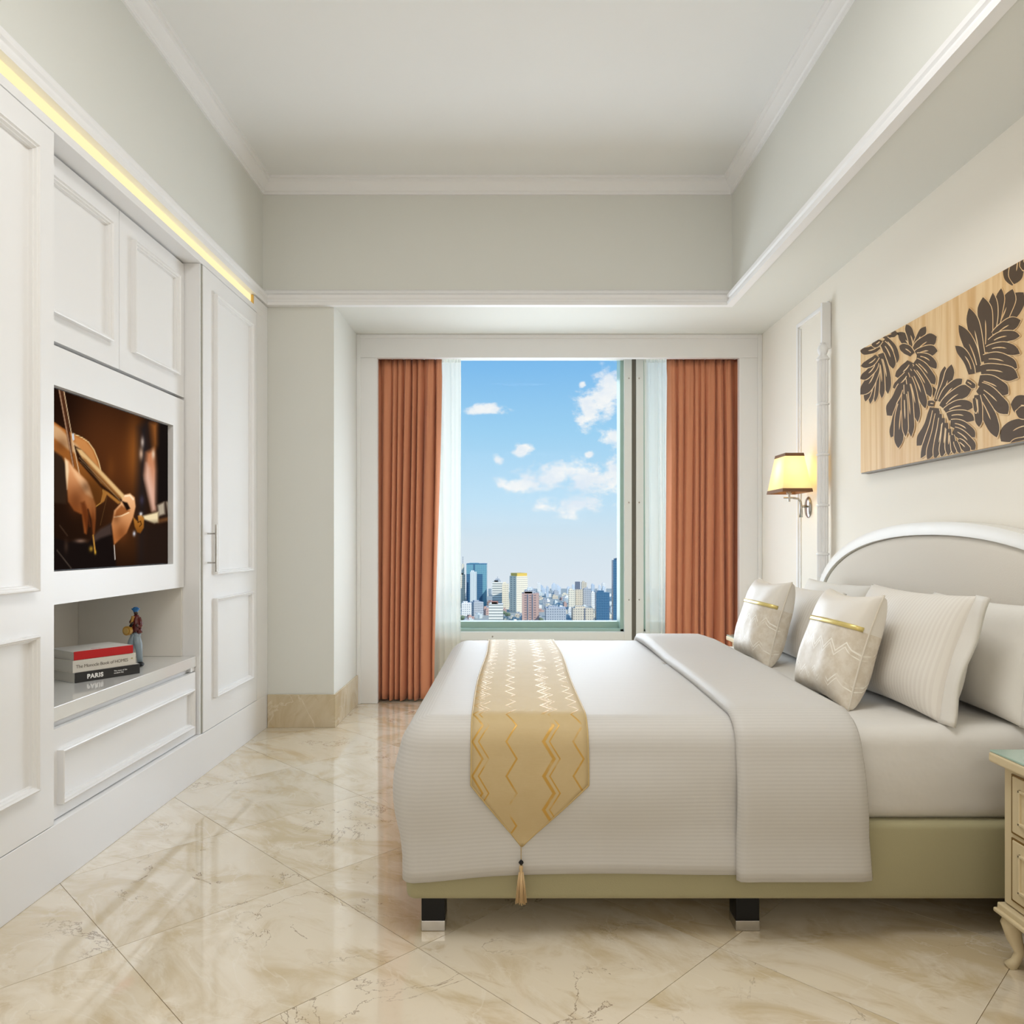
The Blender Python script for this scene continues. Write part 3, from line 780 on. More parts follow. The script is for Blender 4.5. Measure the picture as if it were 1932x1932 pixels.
# ------------------------------------------------------------------ bed
BX0, BX1, BY0, BY1, BYC = -.316, 1.685, 2.19, 3.99, 3.09
bed = thing('bed', 'double bed with olive upholstered base, white mattress and arched headboard', 'bed', (.7, BYC, 0))
def rbox(x0, x1, y0, y1, z0, z1, r, bulge=0, n=6, ny=24):
    """rounded box built from stacked rounded-rectangle rings"""
    b = MB(); prof = []
    for k in range(n + 1):
        a = PI / 2 * k / n; prof.append((r * (1 - math.sin(a)), z0 + r * (1 - math.cos(a))))
    prof = [(r * (1 - math.sin(PI / 2 * k / n)), z0 + r * (1 - math.cos(PI / 2 * k / n))) for k in range(n + 1)]
    prof += [(-bulge * math.sin(PI * k / 6), z0 + r + (z1 - z0 - 2 * r) * k / 6) for k in range(1, 6)]
    prof += [(r * (1 - math.cos(PI / 2 * k / n)), z1 - r + r * math.sin(PI / 2 * k / n)) for k in range(n + 1)]
    rc = r * 1.2
    def ring(ins):
        pts = []
        for (cx, cy, a0) in ((x1 - rc, y1 - rc, 0), (x0 + rc, y1 - rc, 90), (x0 + rc, y0 + rc, 180), (x1 - rc, y0 + rc, 270)):
            for k in range(7):
                a = math.radians(a0 + 15 * k); q = max(rc - ins, .002)
                pts.append((cx + q * math.cos(a), cy + q * math.sin(a)))
        return pts
    N = 28; vs = []
    for ins, z in prof: vs += [(x, y, z) for x, y in ring(ins)]
    fs = [(j * N + k, j * N + (k + 1) % N, (j + 1) * N + (k + 1) % N, (j + 1) * N + k) for j in range(len(prof) - 1) for k in range(N)]
    fs += [tuple(range(N))[::-1], tuple((len(prof) - 1) * N + k for k in range(N))]
    return b.add(vs, fs)
rbox(BX0, BX1, BY0, BY1, .104, .332, .022, .004).build('base', M_base, bed, angle=50)
rbox(-.285, 1.675, BY0 + .012, BY1 - .012, .326, .604, .055, .006).build('mattress', M_sheet, bed, angle=60)
for lx in (-.239, .690, 1.60):
    for ly in (2.257, 3.92):
        lg = MB().box(lx - .035, lx + .035, ly - .035, ly + .035, .03, .106).build('leg', M_black, bed, bevel=.003)
        MB().box(lx - .0355, lx + .0355, ly - .0355, ly + .0355, 0, .031).build('foot_cap', M_chrome, lg, bevel=.002)

# headboard: padded arched panel inside a white arched frame
HA = 1.12
def arch(off, n=48, zb=.2):
    pts = [(BYC + HA + off, zb)]
    for k in range(n + 1):
        a = PI * k / n
        pts.append((BYC + (HA + off) * math.copysign(abs(math.cos(a)) ** .92, math.cos(a)), .80 + (.43 + off) * math.sin(a) ** .95))
    pts.append((BYC - HA - off, zb)); return pts
fr = MB(); A0, A1 = arch(0), arch(-.052); n = len(A0); vs = []
xs = [(A0, XR - .002), (A0, 1.690), ('m', 1.680), (A1, 1.686), (A1, 1.722), (A1, XR - .002)]
for (L, x) in xs:
    if L == 'm': vs += [(x, (a[0] + b_[0]) / 2, (a[1] + b_[1]) / 2) for a, b_ in zip(A0, A1)]
    else: vs += [(x, a[0], a[1]) for a in L]
fs = [(j * n + k, j * n + k + 1, ((j + 1) % 6) * n + k + 1, ((j + 1) % 6) * n + k) for j in range(6) for k in range(n - 1)]
hbd = MB()
A1b = arch(-.050)
hv = []; rings = [(1.735, -.051), (1.706, -.053), (1.698, -.062), (1.692, -.085), (1.689, -.13), (1.686, -.22)]
for (x, off) in rings: hv += [(x, p[0], p[1]) for p in arch(off)]
hf = [(j * n + k, j * n + k + 1, (j + 1) * n + k + 1, (j + 1) * n + k) for j in range(len(rings) - 1) for k in range(n - 1)]
hf.append(tuple((len(rings) - 1) * n + k for k in range(n)))
hp = hbd.add(hv, hf).build('headboard', M_headf, bed, angle=50)
fr.add(vs, fs).build('headboard_frame', mat('white_frame', 'F0EDE6', .4), hp, angle=40)

# duvet: U-shaped rings around the bed, from the middle of the top out to the hanging hem
XH = 1.0                                    # open end towards the pillows
def dprofile(n=10):
    """(outward offset from the mattress side, z, cloth distance) from the top edge down to the hem"""
    pr = []; r = .085
    for k in range(n + 1):
        a = PI / 2 * k / n; pr.append((-r + .03 + r * math.sin(a), .630 - r * (1 - math.cos(a))))
    for k in range(1, 13):
        t = k / 12; pr.append((.03 + .012 * math.sin(PI * min(1, t * 1.5)), .545 - (.545 - .192) * t))
    return pr
def upath(off, R=.055, nside=34, nc=10):
    """points of the U at an outward offset from the mattress outline"""
    x0, y0, y1 = -.290, BY0 + .012, BY1 - .012
    q = max(R + off, .004); pts = []
    xc, ya, yb = x0 + R, y0 + R, y1 - R
    for k in range(nside): pts.append((XH + (xc - XH) * k / nside, ya - q))
    for k in range(nc + 1):
        a = -PI / 2 - PI / 2 * k / nc; pts.append((xc + q * math.cos(a), ya + q * math.sin(a)))
    for k in range(1, nside): pts.append((xc - q, ya + (yb - ya) * k / nside))
    for k in range(nc + 1):
        a = PI - PI / 2 * k / nc; pts.append((xc + q * math.cos(a), yb + q * math.sin(a)))
    for k in range(1, nside + 1): pts.append((xc + (XH - xc) * k / nside, yb + q))
    return pts
def wob(x, y, a=.004): return a * (math.sin(5.1 * x + 2.3 * y) + math.sin(3.3 * y - 4.1 * x + 1) * .7)
edge = upath(-.055); NP = len(edge); pr = dprofile()
dv = MB(); vs = []; uvs = []
NT_ = 14
for j in range(NT_ + 1):
    t = j / NT_
    for (x, y) in edge:
        sx = max(x, -.285 + .9)             # nearest point of the middle line
        X = sx + (x - sx) * t; Y = BYC + (y - BYC) * t
        z = .630 + .014 * (1 - t * t) + wob(X, Y, .003) * (1 - t ** 4)
        vs.append((X, Y, z)); uvs.append((X, Y if sx == x or True else 0))
off0 = pr[0]
dist = 0; last = pr[0]
for (o_, z) in pr[1:]:
    dist += math.hypot(o_ - last[0], z - last[1]); last = (o_, z)
    P_ = upath(o_, R=.055 - .045 * max(0, min(1, (.56 - z) / .3)))
    for k, (x, y) in enumerate(P_):
        # the near foot corner hangs a little lower and swings out slightly
        cn = math.exp(-((x + .31) / .19) ** 2) * max(0, min(1, (.55 - z) / .36))
        foot = 1 if (k > 34 and k < NP - 34) else 0
        drop = .027 * cn
        push = wob(x * 2, z * 6 + y, .0035) * min(1, (.6 - z) * 6 if z < .6 else 0)
        fx = (-.020 * math.sin(PI * max(0, min(1, (.62 - z) / .36))) - .004) * max(0, min(1, (-.15 - x) / .12))
        sgn = -1 if y < BYC else 1
        vs.append((x + fx, y + sgn * push * (0 if foot else 1), z - drop)); uvs.append((x, (BY0 - dist) if y < BYC else (BY1 + dist)))
rows = NT_ + len(pr)
fs = [(j * NP + k, j * NP + k + 1, (j + 1) * NP + k + 1, (j + 1) * NP + k) for j in range(rows - 1) for k in range(NP - 1)]
duv = thing('duvet', 'white striped duvet hanging over the bed side and foot', 'duvet', (.35, BYC, .60))
dv.add(vs, fs, uvs).build('cover', M_duvet, duv, smooth=True, solid=.008)

# turned-back head end of the duvet, a second layer lying on the first
def band_profile(x, off):
    """cross section over the bed at station x: list of (y, z, cloth distance)"""
    pts = []; p = dprofile()
    half = []
    d_ = 0; prev = None
    top = []
    for k in range(17):
        t = k / 16; y = BYC + (edge[0][1] - BYC) * t
        z = .630 + .014 * (1 - t * t) + wob(x, y, .003) * (1 - t ** 4) + off
        top.append((y, z))
    side = [(BY0 + .012 - o_ - off * min(1, .25 + k / 8), z + off * max(0, 1 - k / 9)) for k, (o_, z) in enumerate(p)][1:]
    near = top + side
    far = [(2 * BYC - y, z) for y, z in near]
    full_ = near[::-1] + far[1:]
    return full_
fl = MB(); vs = []; uvs = []
st = [(.643, .004), (.638, .018), (.645, .030), (.665, .032), (.70, .030), (.78, .030), (.86, .030), (.92, .030), (.96, .029), (.985, .022), (.992, .010)]
for (x, off) in st:
    sec = band_profile(x, off); dsum = 0
    for i, (y, z) in enumerate(sec):
        hang = max(0, (.62 - z) / .43)
        zz = z - (.010 if hang > .9 else .010 * hang)
        puff = .014 * max(0, 1 - abs(y - 3.7) / .5) * (1 if off > .01 else .3)
        xx = x + (.035 * hang * (x - .63) / .36) - .012 * (1 - abs(y - BYC) / .9 if abs(y - BYC) < .9 else 0) * (1 if x < .7 else 0)
        vs.append((xx, y, zz + puff))
        if i: dsum += math.hypot(y - sec[i - 1][0], z - sec[i - 1][1])
        uvs.append((xx, dsum))
ns = len(band_profile(.7, 0))
fs = [(j * ns + k, j * ns + k + 1, (j + 1) * ns + k + 1, (j + 1) * ns + k) for j in range(len(st) - 1) for k in range(ns - 1)]
fl.add(vs, fs, uvs).build('folded_end', M_duvet, duv, smooth=True, solid=.006)

# ------------------------------------------------------------------ bed runner
def runner_extra(g, p, out):
    u, v, _ = g.sep(g.n('ShaderNodeUVMap').outputs[0])           # metres: across, along
    tri = g.m('PINGPONG', v, .048)
    tot = None
    for (c0, wd) in [(-.150, .0035), (-.132, .0025), (-.052, .0032), (.055, .0055), (.072, .0025), (.140, .0032)]:
        d_ = g.m('ABSOLUTE', g.m('SUBTRACT', g.m('SUBTRACT', u, c0 - .015), g.m('MULTIPLY', tri, .62)))
        l = g.m('SUBTRACT', 1, g.sstep(d_, wd * .6, wd * 1.3))
        tot = l if tot is None else g.m('MAXIMUM', tot, l)
    brk = g.sstep(g.noise(g.co.outputs['Object'], 11, 3), .34, .5)
    tot = g.m('MULTIPLY', tot, brk)
    weave = g.noise(g.vscale(g.co.outputs['Object'], (30, 260, 260)), 1, 3)
    blot = g.noise(g.co.outputs['Object'], 14, 5, .65)
    base = g.mix(blot, lin('C2AA7E'), lin('CFBA90'))
    base = g.mix(g.m('MULTIPLY', weave, .25), base, lin('C6AC76'))
    g.set(p.inputs['Base Color'], g.mix(tot, base, lin('C79C4C')))
    g.set(p.inputs['Roughness'], g.m('MULTIPLY_ADD', tot, -.2, .62))
    g.set(p.inputs['Metallic'], g.m('MULTIPLY_ADD', tot, .25, .0))
    b = g.n('ShaderNodeBump', ins={'Strength': .3, 'Distance': 1, 'Height': g.m('ADD', g.m('MULTIPLY', tot, .0012), g.m('MULTIPLY', weave, .0008))})
    g.set(p.inputs['Normal'], b.outputs[0])
M_run = mat('gold_brocade', 'CDB37C', .45, spec=.3, extra=runner_extra)
rn = thing('bed_runner', 'gold zigzag brocade runner with tassel laid across the duvet', 'bed runner', (.04, BYC, .64))
def runner():
    p = [(y, z) for y, z in band_profile(.04, .008)]
    # near half from the tip upward, then over the top to the far side
    L = [0]
    for i in range(1, len(p)): L.append(L[-1] + math.hypot(p[i][0] - p[i - 1][0], p[i][1] - p[i - 1][1]))
    def pos(s_):
        i = max(k for k in range(len(L)) if L[k] <= s_ + 1e-9); i = min(i, len(p) - 2)
        t = (s_ - L[i]) / (L[i + 1] - L[i]); return (p[i][0] + t * (p[i + 1][0] - p[i][0]), p[i][1] + t * (p[i + 1][1] - p[i][1]))
    s_tip = .082; s_sh = .262; s_end = L[-1] - .08
    stations = [s_tip + (s_sh - s_tip) * k / 14 for k in range(15)] + [s_sh + (s_end - s_sh) * k / 110 for k in range(1, 111)]
    vs = []; uvs = []; nu = 16
    xc, hw = .041, .168
    for s_ in stations:
        f = min(1, max(.004, (s_ - s_tip) / (s_sh - s_tip)))
        if s_ > s_end - .18: f = min(f, max(.004, (s_end - s_) / .18))
        y, z = pos(s_)
        tipx = -.021 * (1 - f) if s_ < s_sh else 0
        bow = .004 * math.sin(s_ * 5)
        for k in range(nu + 1):
            u_ = -1 + 2 * k / nu
            vs.append((xc + tipx + bow + u_ * hw * f, y, z)); uvs.append((u_ * hw * f + tipx, s_))
    n_ = nu + 1
    fs = [(j * n_ + k, j * n_ + k + 1, (j + 1) * n_ + k + 1, (j + 1) * n_ + k) for j in range(len(stations) - 1) for k in range(nu)]
    MB().add(vs, fs, uvs).build('cloth', M_run, rn, smooth=True, solid=.004)
    # piped edge
    eb = MB()
    for e in (0, nu):
        eb.tube([Vector(vs[j * n_ + e]) for j in range(len(stations))], .0028, 6)
    eb.build('piping', mat('gold_piping', 'C9AE74', .5), rn, smooth=True)
    y, z = pos(s_tip); return Vector((xc - .021, y - .006, z))
tip = runner()
tsl = MB().tube([tip, tip + Vector((0, -.001, -.045))], .0012, 6).build('tassel_cord', mat('tassel_cord', 'B99C62', .6), rn)
b0 = tip + Vector((0, -.004, -.042))
MB().lathe([(.001, .008), (.006, .003), (.0075, 0), (.006, -.003), (.001, -.008)], 12, b0).build('bead', M_black, rn, angle=30)
MB().lathe([(.004, .0), (.0055, -.004), (.0055, -.012), (.004, -.016), (.005, -.019), (.0045, -.024)], 12, b0 + Vector((0, 0, -.008))).build('tassel_knot', mat('tassel_thread', 'D8B98A', .6), rn, smooth=True)
ts = MB(); rnd = random.Random(2); c0 = b0 + Vector((0, 0, -.028))
for k in range(70):
    a = rnd.uniform(0, 2 * PI); r0 = .006 * math.sqrt(rnd.random()); r1 = r0 * 2.5 + .001; l = .088 + rnd.uniform(-.006, .004)
    ts.tube([c0 + Vector((r0 * math.cos(a), r0 * math.sin(a) * .8, 0)), c0 + Vector((r1 * .75 * math.cos(a), r1 * .6 * math.sin(a), -l * .5)), c0 + Vector((r1 * math.cos(a), r1 * .7 * math.sin(a), -l))], .0012, 4)
ts.build('tassel_fringe', MATS['tassel_thread'], rn, smooth=True)

# ------------------------------------------------------------------ pillows and cushions
def pillow_pt(u, v, side, W, Hh, T, corner=.06, q=.42):
    # u, v in -1..1 ; pinched sides, full middle
    ex = 1 - corner * (1 - v * v) ** 1.0 * abs(u) ** 3; ey = 1 - corner * 1.1 * (1 - u * u) * abs(v) ** 3
    t = max(0, (1 - abs(u) ** 2.6)) ** q * max(0, (1 - abs(v) ** 2.6)) ** q
    return (u * W / 2 * ex, v * Hh / 2 * ey, side * (T / 2 * t + .003))
def pillow_mesh(W, Hh, T, M4, uvscale=True, n=36, seed=0, wr=.004, flange=0, q=.42, corner=.06, slump=0):
    b = MB(); vs = []; uvs = []; N = n + 1
    rnd = random.Random(seed); ph = [rnd.uniform(0, 6.28) for _ in range(4)]
    for side in (1, -1):
        for j in range(N):
            for i in range(N):
                u, v = -1 + 2 * i / n, -1 + 2 * j / n
                u = math.sin(u * PI / 2) * .35 + u * .65; v = math.sin(v * PI / 2) * .35 + v * .65
                x, y, z = pillow_pt(u, v, side, W, Hh, T, corner, q)
                wv = wr * (math.sin(4 * u + 3 * v + ph[0]) + math.sin(7 * v - 3 * u + ph[1]) * .6 + math.sin(11 * u + ph[2]) * .3) * (1 - u ** 4) * (1 - v ** 4)
                z += side * wv
                z *= 1 - .25 * slump * v                      # fuller towards the bottom
                vs.append(M4 @ Vector((x, y, z))); uvs.append((u * W / 2, v * Hh / 2))
    o = N * N
    fs = [(j * N + i, j * N + i + 1, (j + 1) * N + i + 1, (j + 1) * N + i) for j in range(n) for i in range(n)]
    fs += [(o + j * N + i, o + (j + 1) * N + i, o + (j + 1) * N + i + 1, o + j * N + i + 1) for j in range(n) for i in range(n)]
    rim = [i for i in range(N)] + [j * N + n for j in range(1, N)] + [n * N + i for i in range(n - 1, -1, -1)] + [j * N for j in range(n - 1, 0, -1)]
    R = len(rim)
    fs += [(rim[k], o + rim[k], o + rim[(k + 1) % R], rim[(k + 1) % R]) for k in range(R)]
    return b.add(vs, fs, uvs)
def pose(cx, cy, zb, Hh, lean, yaw=0, roll=0):
    """pillow local x = along the bed width, y = up, z = towards the foot; bottom edge centre at (cx, cy, zb)"""
    R = Matrix((( 0, math.sin(lean), -math.cos(lean)), (-1, 0, 0), (0, math.cos(lean), math.sin(lean)))).to_4x4()
    return Matrix.Translation((cx, cy, zb)) @ Matrix.Rotation(yaw, 4, 'Z') @ R @ Matrix.Rotation(roll, 4, 'Z') @ Matrix.Translation((0, Hh / 2, 0))
def pillow(label, cx, cy, W, Hh, T, lean, m, seed, yaw=0, roll=0, zb=.604, flange=True):
    t = thing('pillow', label, 'pillow', (cx, cy, zb), 'bed pillows')
    M4 = pose(cx, cy, zb, Hh, lean, yaw, roll)
    body = MB()
    b = pillow_mesh(W, Hh, T, M4, seed=seed, slump=.5)
    if m is M_pillow:            # stripes run up the pillow
        b.uv = {k: (v[1], v[0]) for k, v in b.uv.items()}
    b.build('case', m, t, smooth=True)
    if flange:                   # open hem at the near end
        f = MB()
        def ff(u, v):
            vv = -1 + 2 * v
            x, y, _ = pillow_pt(1, vv, 1, W, Hh, T)
            return M4 @ Vector((x - .012 + .06 * u, y * (1 - .015 * u), .010 * (1 - abs(vv)) ** .6 * (1 - u) + .007 * math.sin(5 * vv + seed) * u))
        f.grid(ff, 4, 24).build('open_hem', m if m is M_pillow2 else M_pillow2, t, smooth=True, solid=.014)
    return t
pillow('plain white pillow at the back nearest the viewer, partly cut by the frame edge', 1.50, 2.53, .66, .365, .15, .24, M_pillow2, 21, yaw=-.03)
pillow('striped white pillow in front, nearest the viewer', 1.275, 2.575, .64, .40, .185, .30, M_pillow, 22, yaw=.02)
pillow('plain white pillow at the far back, against the headboard', 1.50, 3.66, .68, .36, .14, .22, M_pillow2, 23, yaw=.03)
pillow('striped white pillow in front on the far side, behind the far cushion', 1.30, 3.57, .66, .345, .18, .30, M_pillow, 24)

def cushion_extra(g, p, out):
    u, v, _ = g.sep(g.n('ShaderNodeUVMap').outputs[0])
    weave = g.noise(g.vscale(g.co.outputs['Object'], (200, 200, 40)), 1, 3)
    blot = g.noise(g.co.outputs['Object'], 30, 4, .65)
    upper = lin('EAE4DA')
    low = g.mix(g.sstep(blot, .35, .65), lin('D9CDBA'), lin('E6DDCE'))
    tri = g.m('PINGPONG', u, .032)
    tot = None
    for c0, wd in ((-.02, .0028), (-.035, .002), (-.125, .0028), (-.14, .002)):
        d_ = g.m('ABSOLUTE', g.m('SUBTRACT', g.m('SUBTRACT', v, c0), g.m('MULTIPLY', tri, 1.1)))
        l = g.m('SUBTRACT', 1, g.sstep(d_, wd * .6, wd * 1.4)); tot = l if tot is None else g.m('MAXIMUM', tot, l)
    low = g.mix(g.m('MULTIPLY', tot, g.sstep(g.noise(g.co.outputs['Object'], 13, 2), .38, .5)), low, lin('FBF6EA'))
    isup = g.sstep(v, .062, .064)
    g.set(p.inputs['Base Color'], g.mix(isup, low, upper))
    g.set(p.inputs['Roughness'], .45)
    b = g.n('ShaderNodeBump', ins={'Strength': .25, 'Distance': 1, 'Height': g.m('MULTIPLY', weave, .0008)})
    g.set(p.inputs['Normal'], b.outputs[0])
M_cush = mat('cream_brocade', 'E4DACA', .45, spec=.45, extra=cushion_extra)
def cushion(label, cx, cy, W, Hh, T, lean, seed, yaw, zb=.604):
    t = thing('cushion', label, 'cushion', (cx, cy, zb), 'brocade cushions')
    M4 = pose(cx, cy, zb, Hh, lean, yaw)
    c = pillow_mesh(W, Hh, T, M4, seed=seed, wr=.003, q=.36, corner=.10, slump=.15)
    c.build('cover', M_cush, t, smooth=True)
    band = MB()
    def bf(u, v):
        uu = -.995 + 1.99 * u; vv = (.062 + .016 * v) * 2 / Hh
        x, y, z = pillow_pt(uu, vv, 1, W, Hh, T, .10, .36)
        rnd = random.Random(seed); ph = [rnd.uniform(0, 6.28) for _ in range(4)]
        z += .003 * (math.sin(4 * uu + 3 * vv + ph[0]) + math.sin(7 * vv - 3 * uu + ph[1]) * .6 + math.sin(11 * uu + ph[2]) * .3) * (1 - uu ** 4) * (1 - vv ** 4)
        z *= 1 - .25 * .15 * vv
        return M4 @ Vector((x, y, z + .003))
    band.grid(bf, 40, 2).build('ribbon', M_gold, t, smooth=True, solid=.0015)
    rim = MB(); pts = []
    for k in range(60):
        s_ = k / 60 * 4; e = int(s_); f_ = -1 + 2 * (s_ - e)
        u, v = [(f_, -1), (1, f_), (-f_, 1), (-1, -f_)][e]
        x, y, z = pillow_pt(u, v, 1, W, Hh, T, .10, .36); pts.append(M4 @ Vector((x, y, 0)))
    rim.tube(pts + [pts[0]], .0035, 6).build('piping', mat('cushion_piping', 'E0D8C8', .6), t, smooth=True)
    return t
cushion('cream and beige brocade cushion with gold ribbon, nearest the viewer', 1.065, 2.605, .37, .39, .16, .31, 31, .05)
cushion('cream and beige brocade cushion with gold ribbon, on the far side of the bed', 1.085, 3.43, .37, .385, .16, .28, 32, .05)

# ------------------------------------------------------------------ nightstands
def nightstand(label, yc):
    t = thing('nightstand', label, 'nightstand', (1.5, yc, 0), 'cream nightstands')
    y0, y1 = yc - .25, yc + .25; xf = 1.335
    MB().box(xf, 1.676, y0 + .015, y1 - .015, .17, .548).build('body', M_cream, t, bevel=.003)
    MB().box(1.30, 1.676, y0, y1, .548, .575).build('top', M_cream, t, bevel=.006, seg=3)
    MB().box(1.303, 1.674, y0 + .003, y1 - .003, .5752, .581).build('glass_top', M_gtop, t, bevel=.0015)
    MB().box(xf - .014, 1.676, y0 + .005, y1 - .005, .148, .166).box(xf - .022, 1.676, y0, y1, .138, .15).build('bottom_moulding', M_cream, t, bevel=.004, seg=3)
    for (z0, z1) in ((.375, .525), (.195, .355)):
        dw = MB().box(xf - .006, xf + .004, y0 + .055, y1 - .055, z0, z1).build('drawer', M_cream, t, bevel=.003)
        bb = MB()
        for (a, b_, c, d_) in ((y0 + .05, y1 - .05, z1, z1 + .004), (y0 + .05, y1 - .05, z0 - .004, z0), (y0 + .05, y0 + .054, z0, z1), (y1 - .054, y1 - .05, z0, z1)):
            bb.box(xf - .004, xf + .002, a, b_, c, d_)
        bb.build('gilt_line', M_creamd, dw)
        i = MB(); a, b_, c, d_ = y0 + .085, y1 - .085, z0 + .028, z1 - .028
        for (p, q, r_, s_) in ((a, b_, d_ - .008, d_), (a, b_, c, c + .008), (a, a + .008, c, d_), (b_ - .008, b_, c, d_)): i.box(xf - .012, xf - .004, p, q, r_, s_)
        i.build('bead', M_cream, dw, bevel=.002)
        kz = (z0 + z1) / 2
        MB().lathe([(.004, 0), (.004, .012), (.010, .016), (.011, .022), (.006, .027)], 14).build('knob_src', M_gold, None)
        k_ = bpy.data.objects['knob_src']; k_.name = 'knob'; k_.data.transform(Matrix.Translation((xf - .006, yc, kz)) @ Matrix.Rotation(-PI / 2, 4, 'Y'))
        k_.parent = dw
    for sx, lx in ((-1, xf + .02), (1, 1.63)):
        for sy, ly in ((-1, y0 + .035), (1, y1 - .035)):
            ox = sx if sx < 0 else 0
            path = [(lx, ly, .145), (lx + ox * .010, ly + sy * .008, .115), (lx + ox * .004, ly + sy * .003, .08), (lx - ox * .006, ly - sy * .004, .045), (lx + ox * .002, ly + sy * .001, .018), (lx + ox * .016, ly + sy * .006, 0)]
            MB().tube(path, [.026, .025, .019, .013, .012, .017], 14).build('leg', M_cream, t, smooth=True)
    return t
nightstand('cream nightstand with green glass top beside the near side of the bed', 1.815)
nightstand('cream nightstand mostly hidden behind the far side of the bed', 4.37)

# ------------------------------------------------------------------ headboard wall: post, panel line, sconce, carved panel
pm = struct(MB().box(XR - .012, XR, 4.632, 4.655, .02, 2.49).box(XR - .012, XR, 4.19, 4.632, 2.467, 2.49).build('trim_5', M_trim, bevel=.003), 'thin white rectangular moulding line on the cream wall', 'trim')
MB().box(XR - .008, XR, 4.60, 4.615, .02, 2.45).build('inner_bead', M_trim, pm, bevel=.002)
post = thing('bed_post', 'white fluted turned post standing against the cream wall', 'post', (1.712, 4.175, .9))
px_, py_ = 1.712, 4.175
MB().box(px_ - .008, px_ + .042, py_ - .011, py_ + .011, 2.22, 2.475).build('upper_rod', M_trim, post, bevel=.003)
MB().lathe([(.012, 2.16), (.026, 2.165), (.028, 2.175), (.018, 2.185), (.026, 2.20), (.029, 2.215), (.024, 2.235), (.012, 2.245), (.018, 2.25)], 20, (px_, py_, 0)).build('finial', M_trim, post, smooth=True)
zs = [.915, 1.08, 1.35, 1.63, 1.91, 2.16]
for a, b_ in zip(zs[:-1], zs[1:]):
    MB().lathe([(.026, a + .008), (.030, a + .02), (.030, b_ - .012), (.027, b_)], 48, (px_, py_, 0), flute=(12, .22)).build('fluted_shaft', M_trim, post, angle=25)
    MB().lathe([(.026, b_ - .006), (.033, b_ - .003), (.035, b_ + .002), (.033, b_ + .007), (.026, b_ + .010)], 24, (px_, py_, 0)).build('ring', M_trim, post, smooth=True)

sn = thing('wall_sconce', 'wall lamp with lit cream shade and brown trim beside the post', 'wall lamp', (1.74, 4.47, 1.33))
SX, SYc = 1.615, 4.42
MB().lathe([(.0, 0), (.045, 0), (.047, .004), (.040, .010), (.012, .014)], 24).build('back_plate', M_chrome, None, angle=40)
bp = bpy.data.objects['back_plate']; bp.data.transform(Matrix.Translation((XR - .001, 4.485, 1.355)) @ Matrix.Scale(1.35, 4, (0, 0, 1)) @ Matrix.Rotation(-PI / 2, 4, 'Y')); bp.parent = sn; bp.matrix_parent_inverse = inv_of(sn)
arm = [(XR - .012, 4.485, 1.36), (XR - .045, 4.48, 1.345), (XR - .055, 4.478, 1.32)]
MB().tube([(XR - .05, 4.478, 1.295), (XR - .05, 4.478, 1.35), (XR - .052, 4.476, 1.385), (XR - .07, 4.465, 1.405), (XR - .11, 4.445, 1.408), (SX, SYc, 1.408)], [.011, .009, .007, .006, .006, .006], 12) \
    .tube([(XR - .012, 4.485, 1.36), (XR - .05, 4.478, 1.36)], .008, 10).build('arm', M_chrome, sn, smooth=True)
MB().tube([(SX, SYc, 1.385), (SX, SYc, 1.435)], .007, 12).tube([(SX, SYc, 1.43), (SX, SYc, 1.462)], .016, 14).tube([(SX - .03, SYc + .005, 1.408), (SX, SYc, 1.408)], .005, 8).build('socket', M_chrome, sn, angle=40)
def shade_extra(g, p, out):
    tl = g.n('ShaderNodeBsdfTranslucent', ins={'Color': lin('FFE9B8')}); df = g.n('ShaderNodeBsdfDiffuse', ins={'Color': lin('F3E6C6')})
    mx = g.n('ShaderNodeMixShader', ins={0: .55, 1: df.outputs[0], 2: tl.outputs[0]})
    em = g.n('ShaderNodeEmission', ins={'Color': lin('FFDC8C'), 'Strength': .05})
    ad = g.n('ShaderNodeAddShader'); g.t.links.new(mx.outputs[0], ad.inputs[0]); g.t.links.new(em.outputs[0], ad.inputs[1])
    g.t.links.new(ad.outputs[0], out.inputs[0])
M_shade = mat('shade_fabric', 'F3E6C6', .9, extra=shade_extra)
M_brown = mat('brown_trim', '7A5638', .7)
zb_, zt_ = 1.437, 1.660
bx_, by_, tx_, ty_ = .085, .135, .052, .085
def ringpts(z, ex=0):
    t = (z - zb_) / (zt_ - zb_); hx = bx_ + (tx_ - bx_) * t + ex; hy = by_ + (ty_ - by_) * t + ex
    return [(SX - hx, SYc - hy, z), (SX + hx, SYc - hy, z), (SX + hx, SYc + hy, z), (SX - hx, SYc + hy, z)]
sh = MB().add(ringpts(zb_) + ringpts(zt_), [(k, (k + 1) % 4, 4 + (k + 1) % 4, 4 + k) for k in range(4)]).build('shade', M_shade, sn, recalc=False)
for (a, b_) in ((zb_ - .002, zb_ + .018), (zt_ - .016, zt_ + .002)):
    MB().add(ringpts(a, .0015) + ringpts(b_, .0015) + ringpts(a, -.001) + ringpts(b_, -.001),
             [f for k in range(4) for f in ((k, (k + 1) % 4, 4 + (k + 1) % 4, 4 + k), (8 + k, 12 + k, 12 + (k + 1) % 4, 8 + (k + 1) % 4), (4 + k, 4 + (k + 1) % 4, 12 + (k + 1) % 4, 12 + k), (k, 8 + k, 8 + (k + 1) % 4, (k + 1) % 4))]).build('shade_band', M_brown, sh, recalc=False)
MB().ball((SX, SYc, 1.51), (.022, .022, .035)).build('bulb', mat('warm_bulb', 'FFF0D0', .4, emit='FFD890', estr=6), sn, smooth=True)
light('sconce_light', 'POINT', (SX, SYc, 1.56), 1.15, (1, .74, .38), parent=sn, shadow_soft_size=.035)

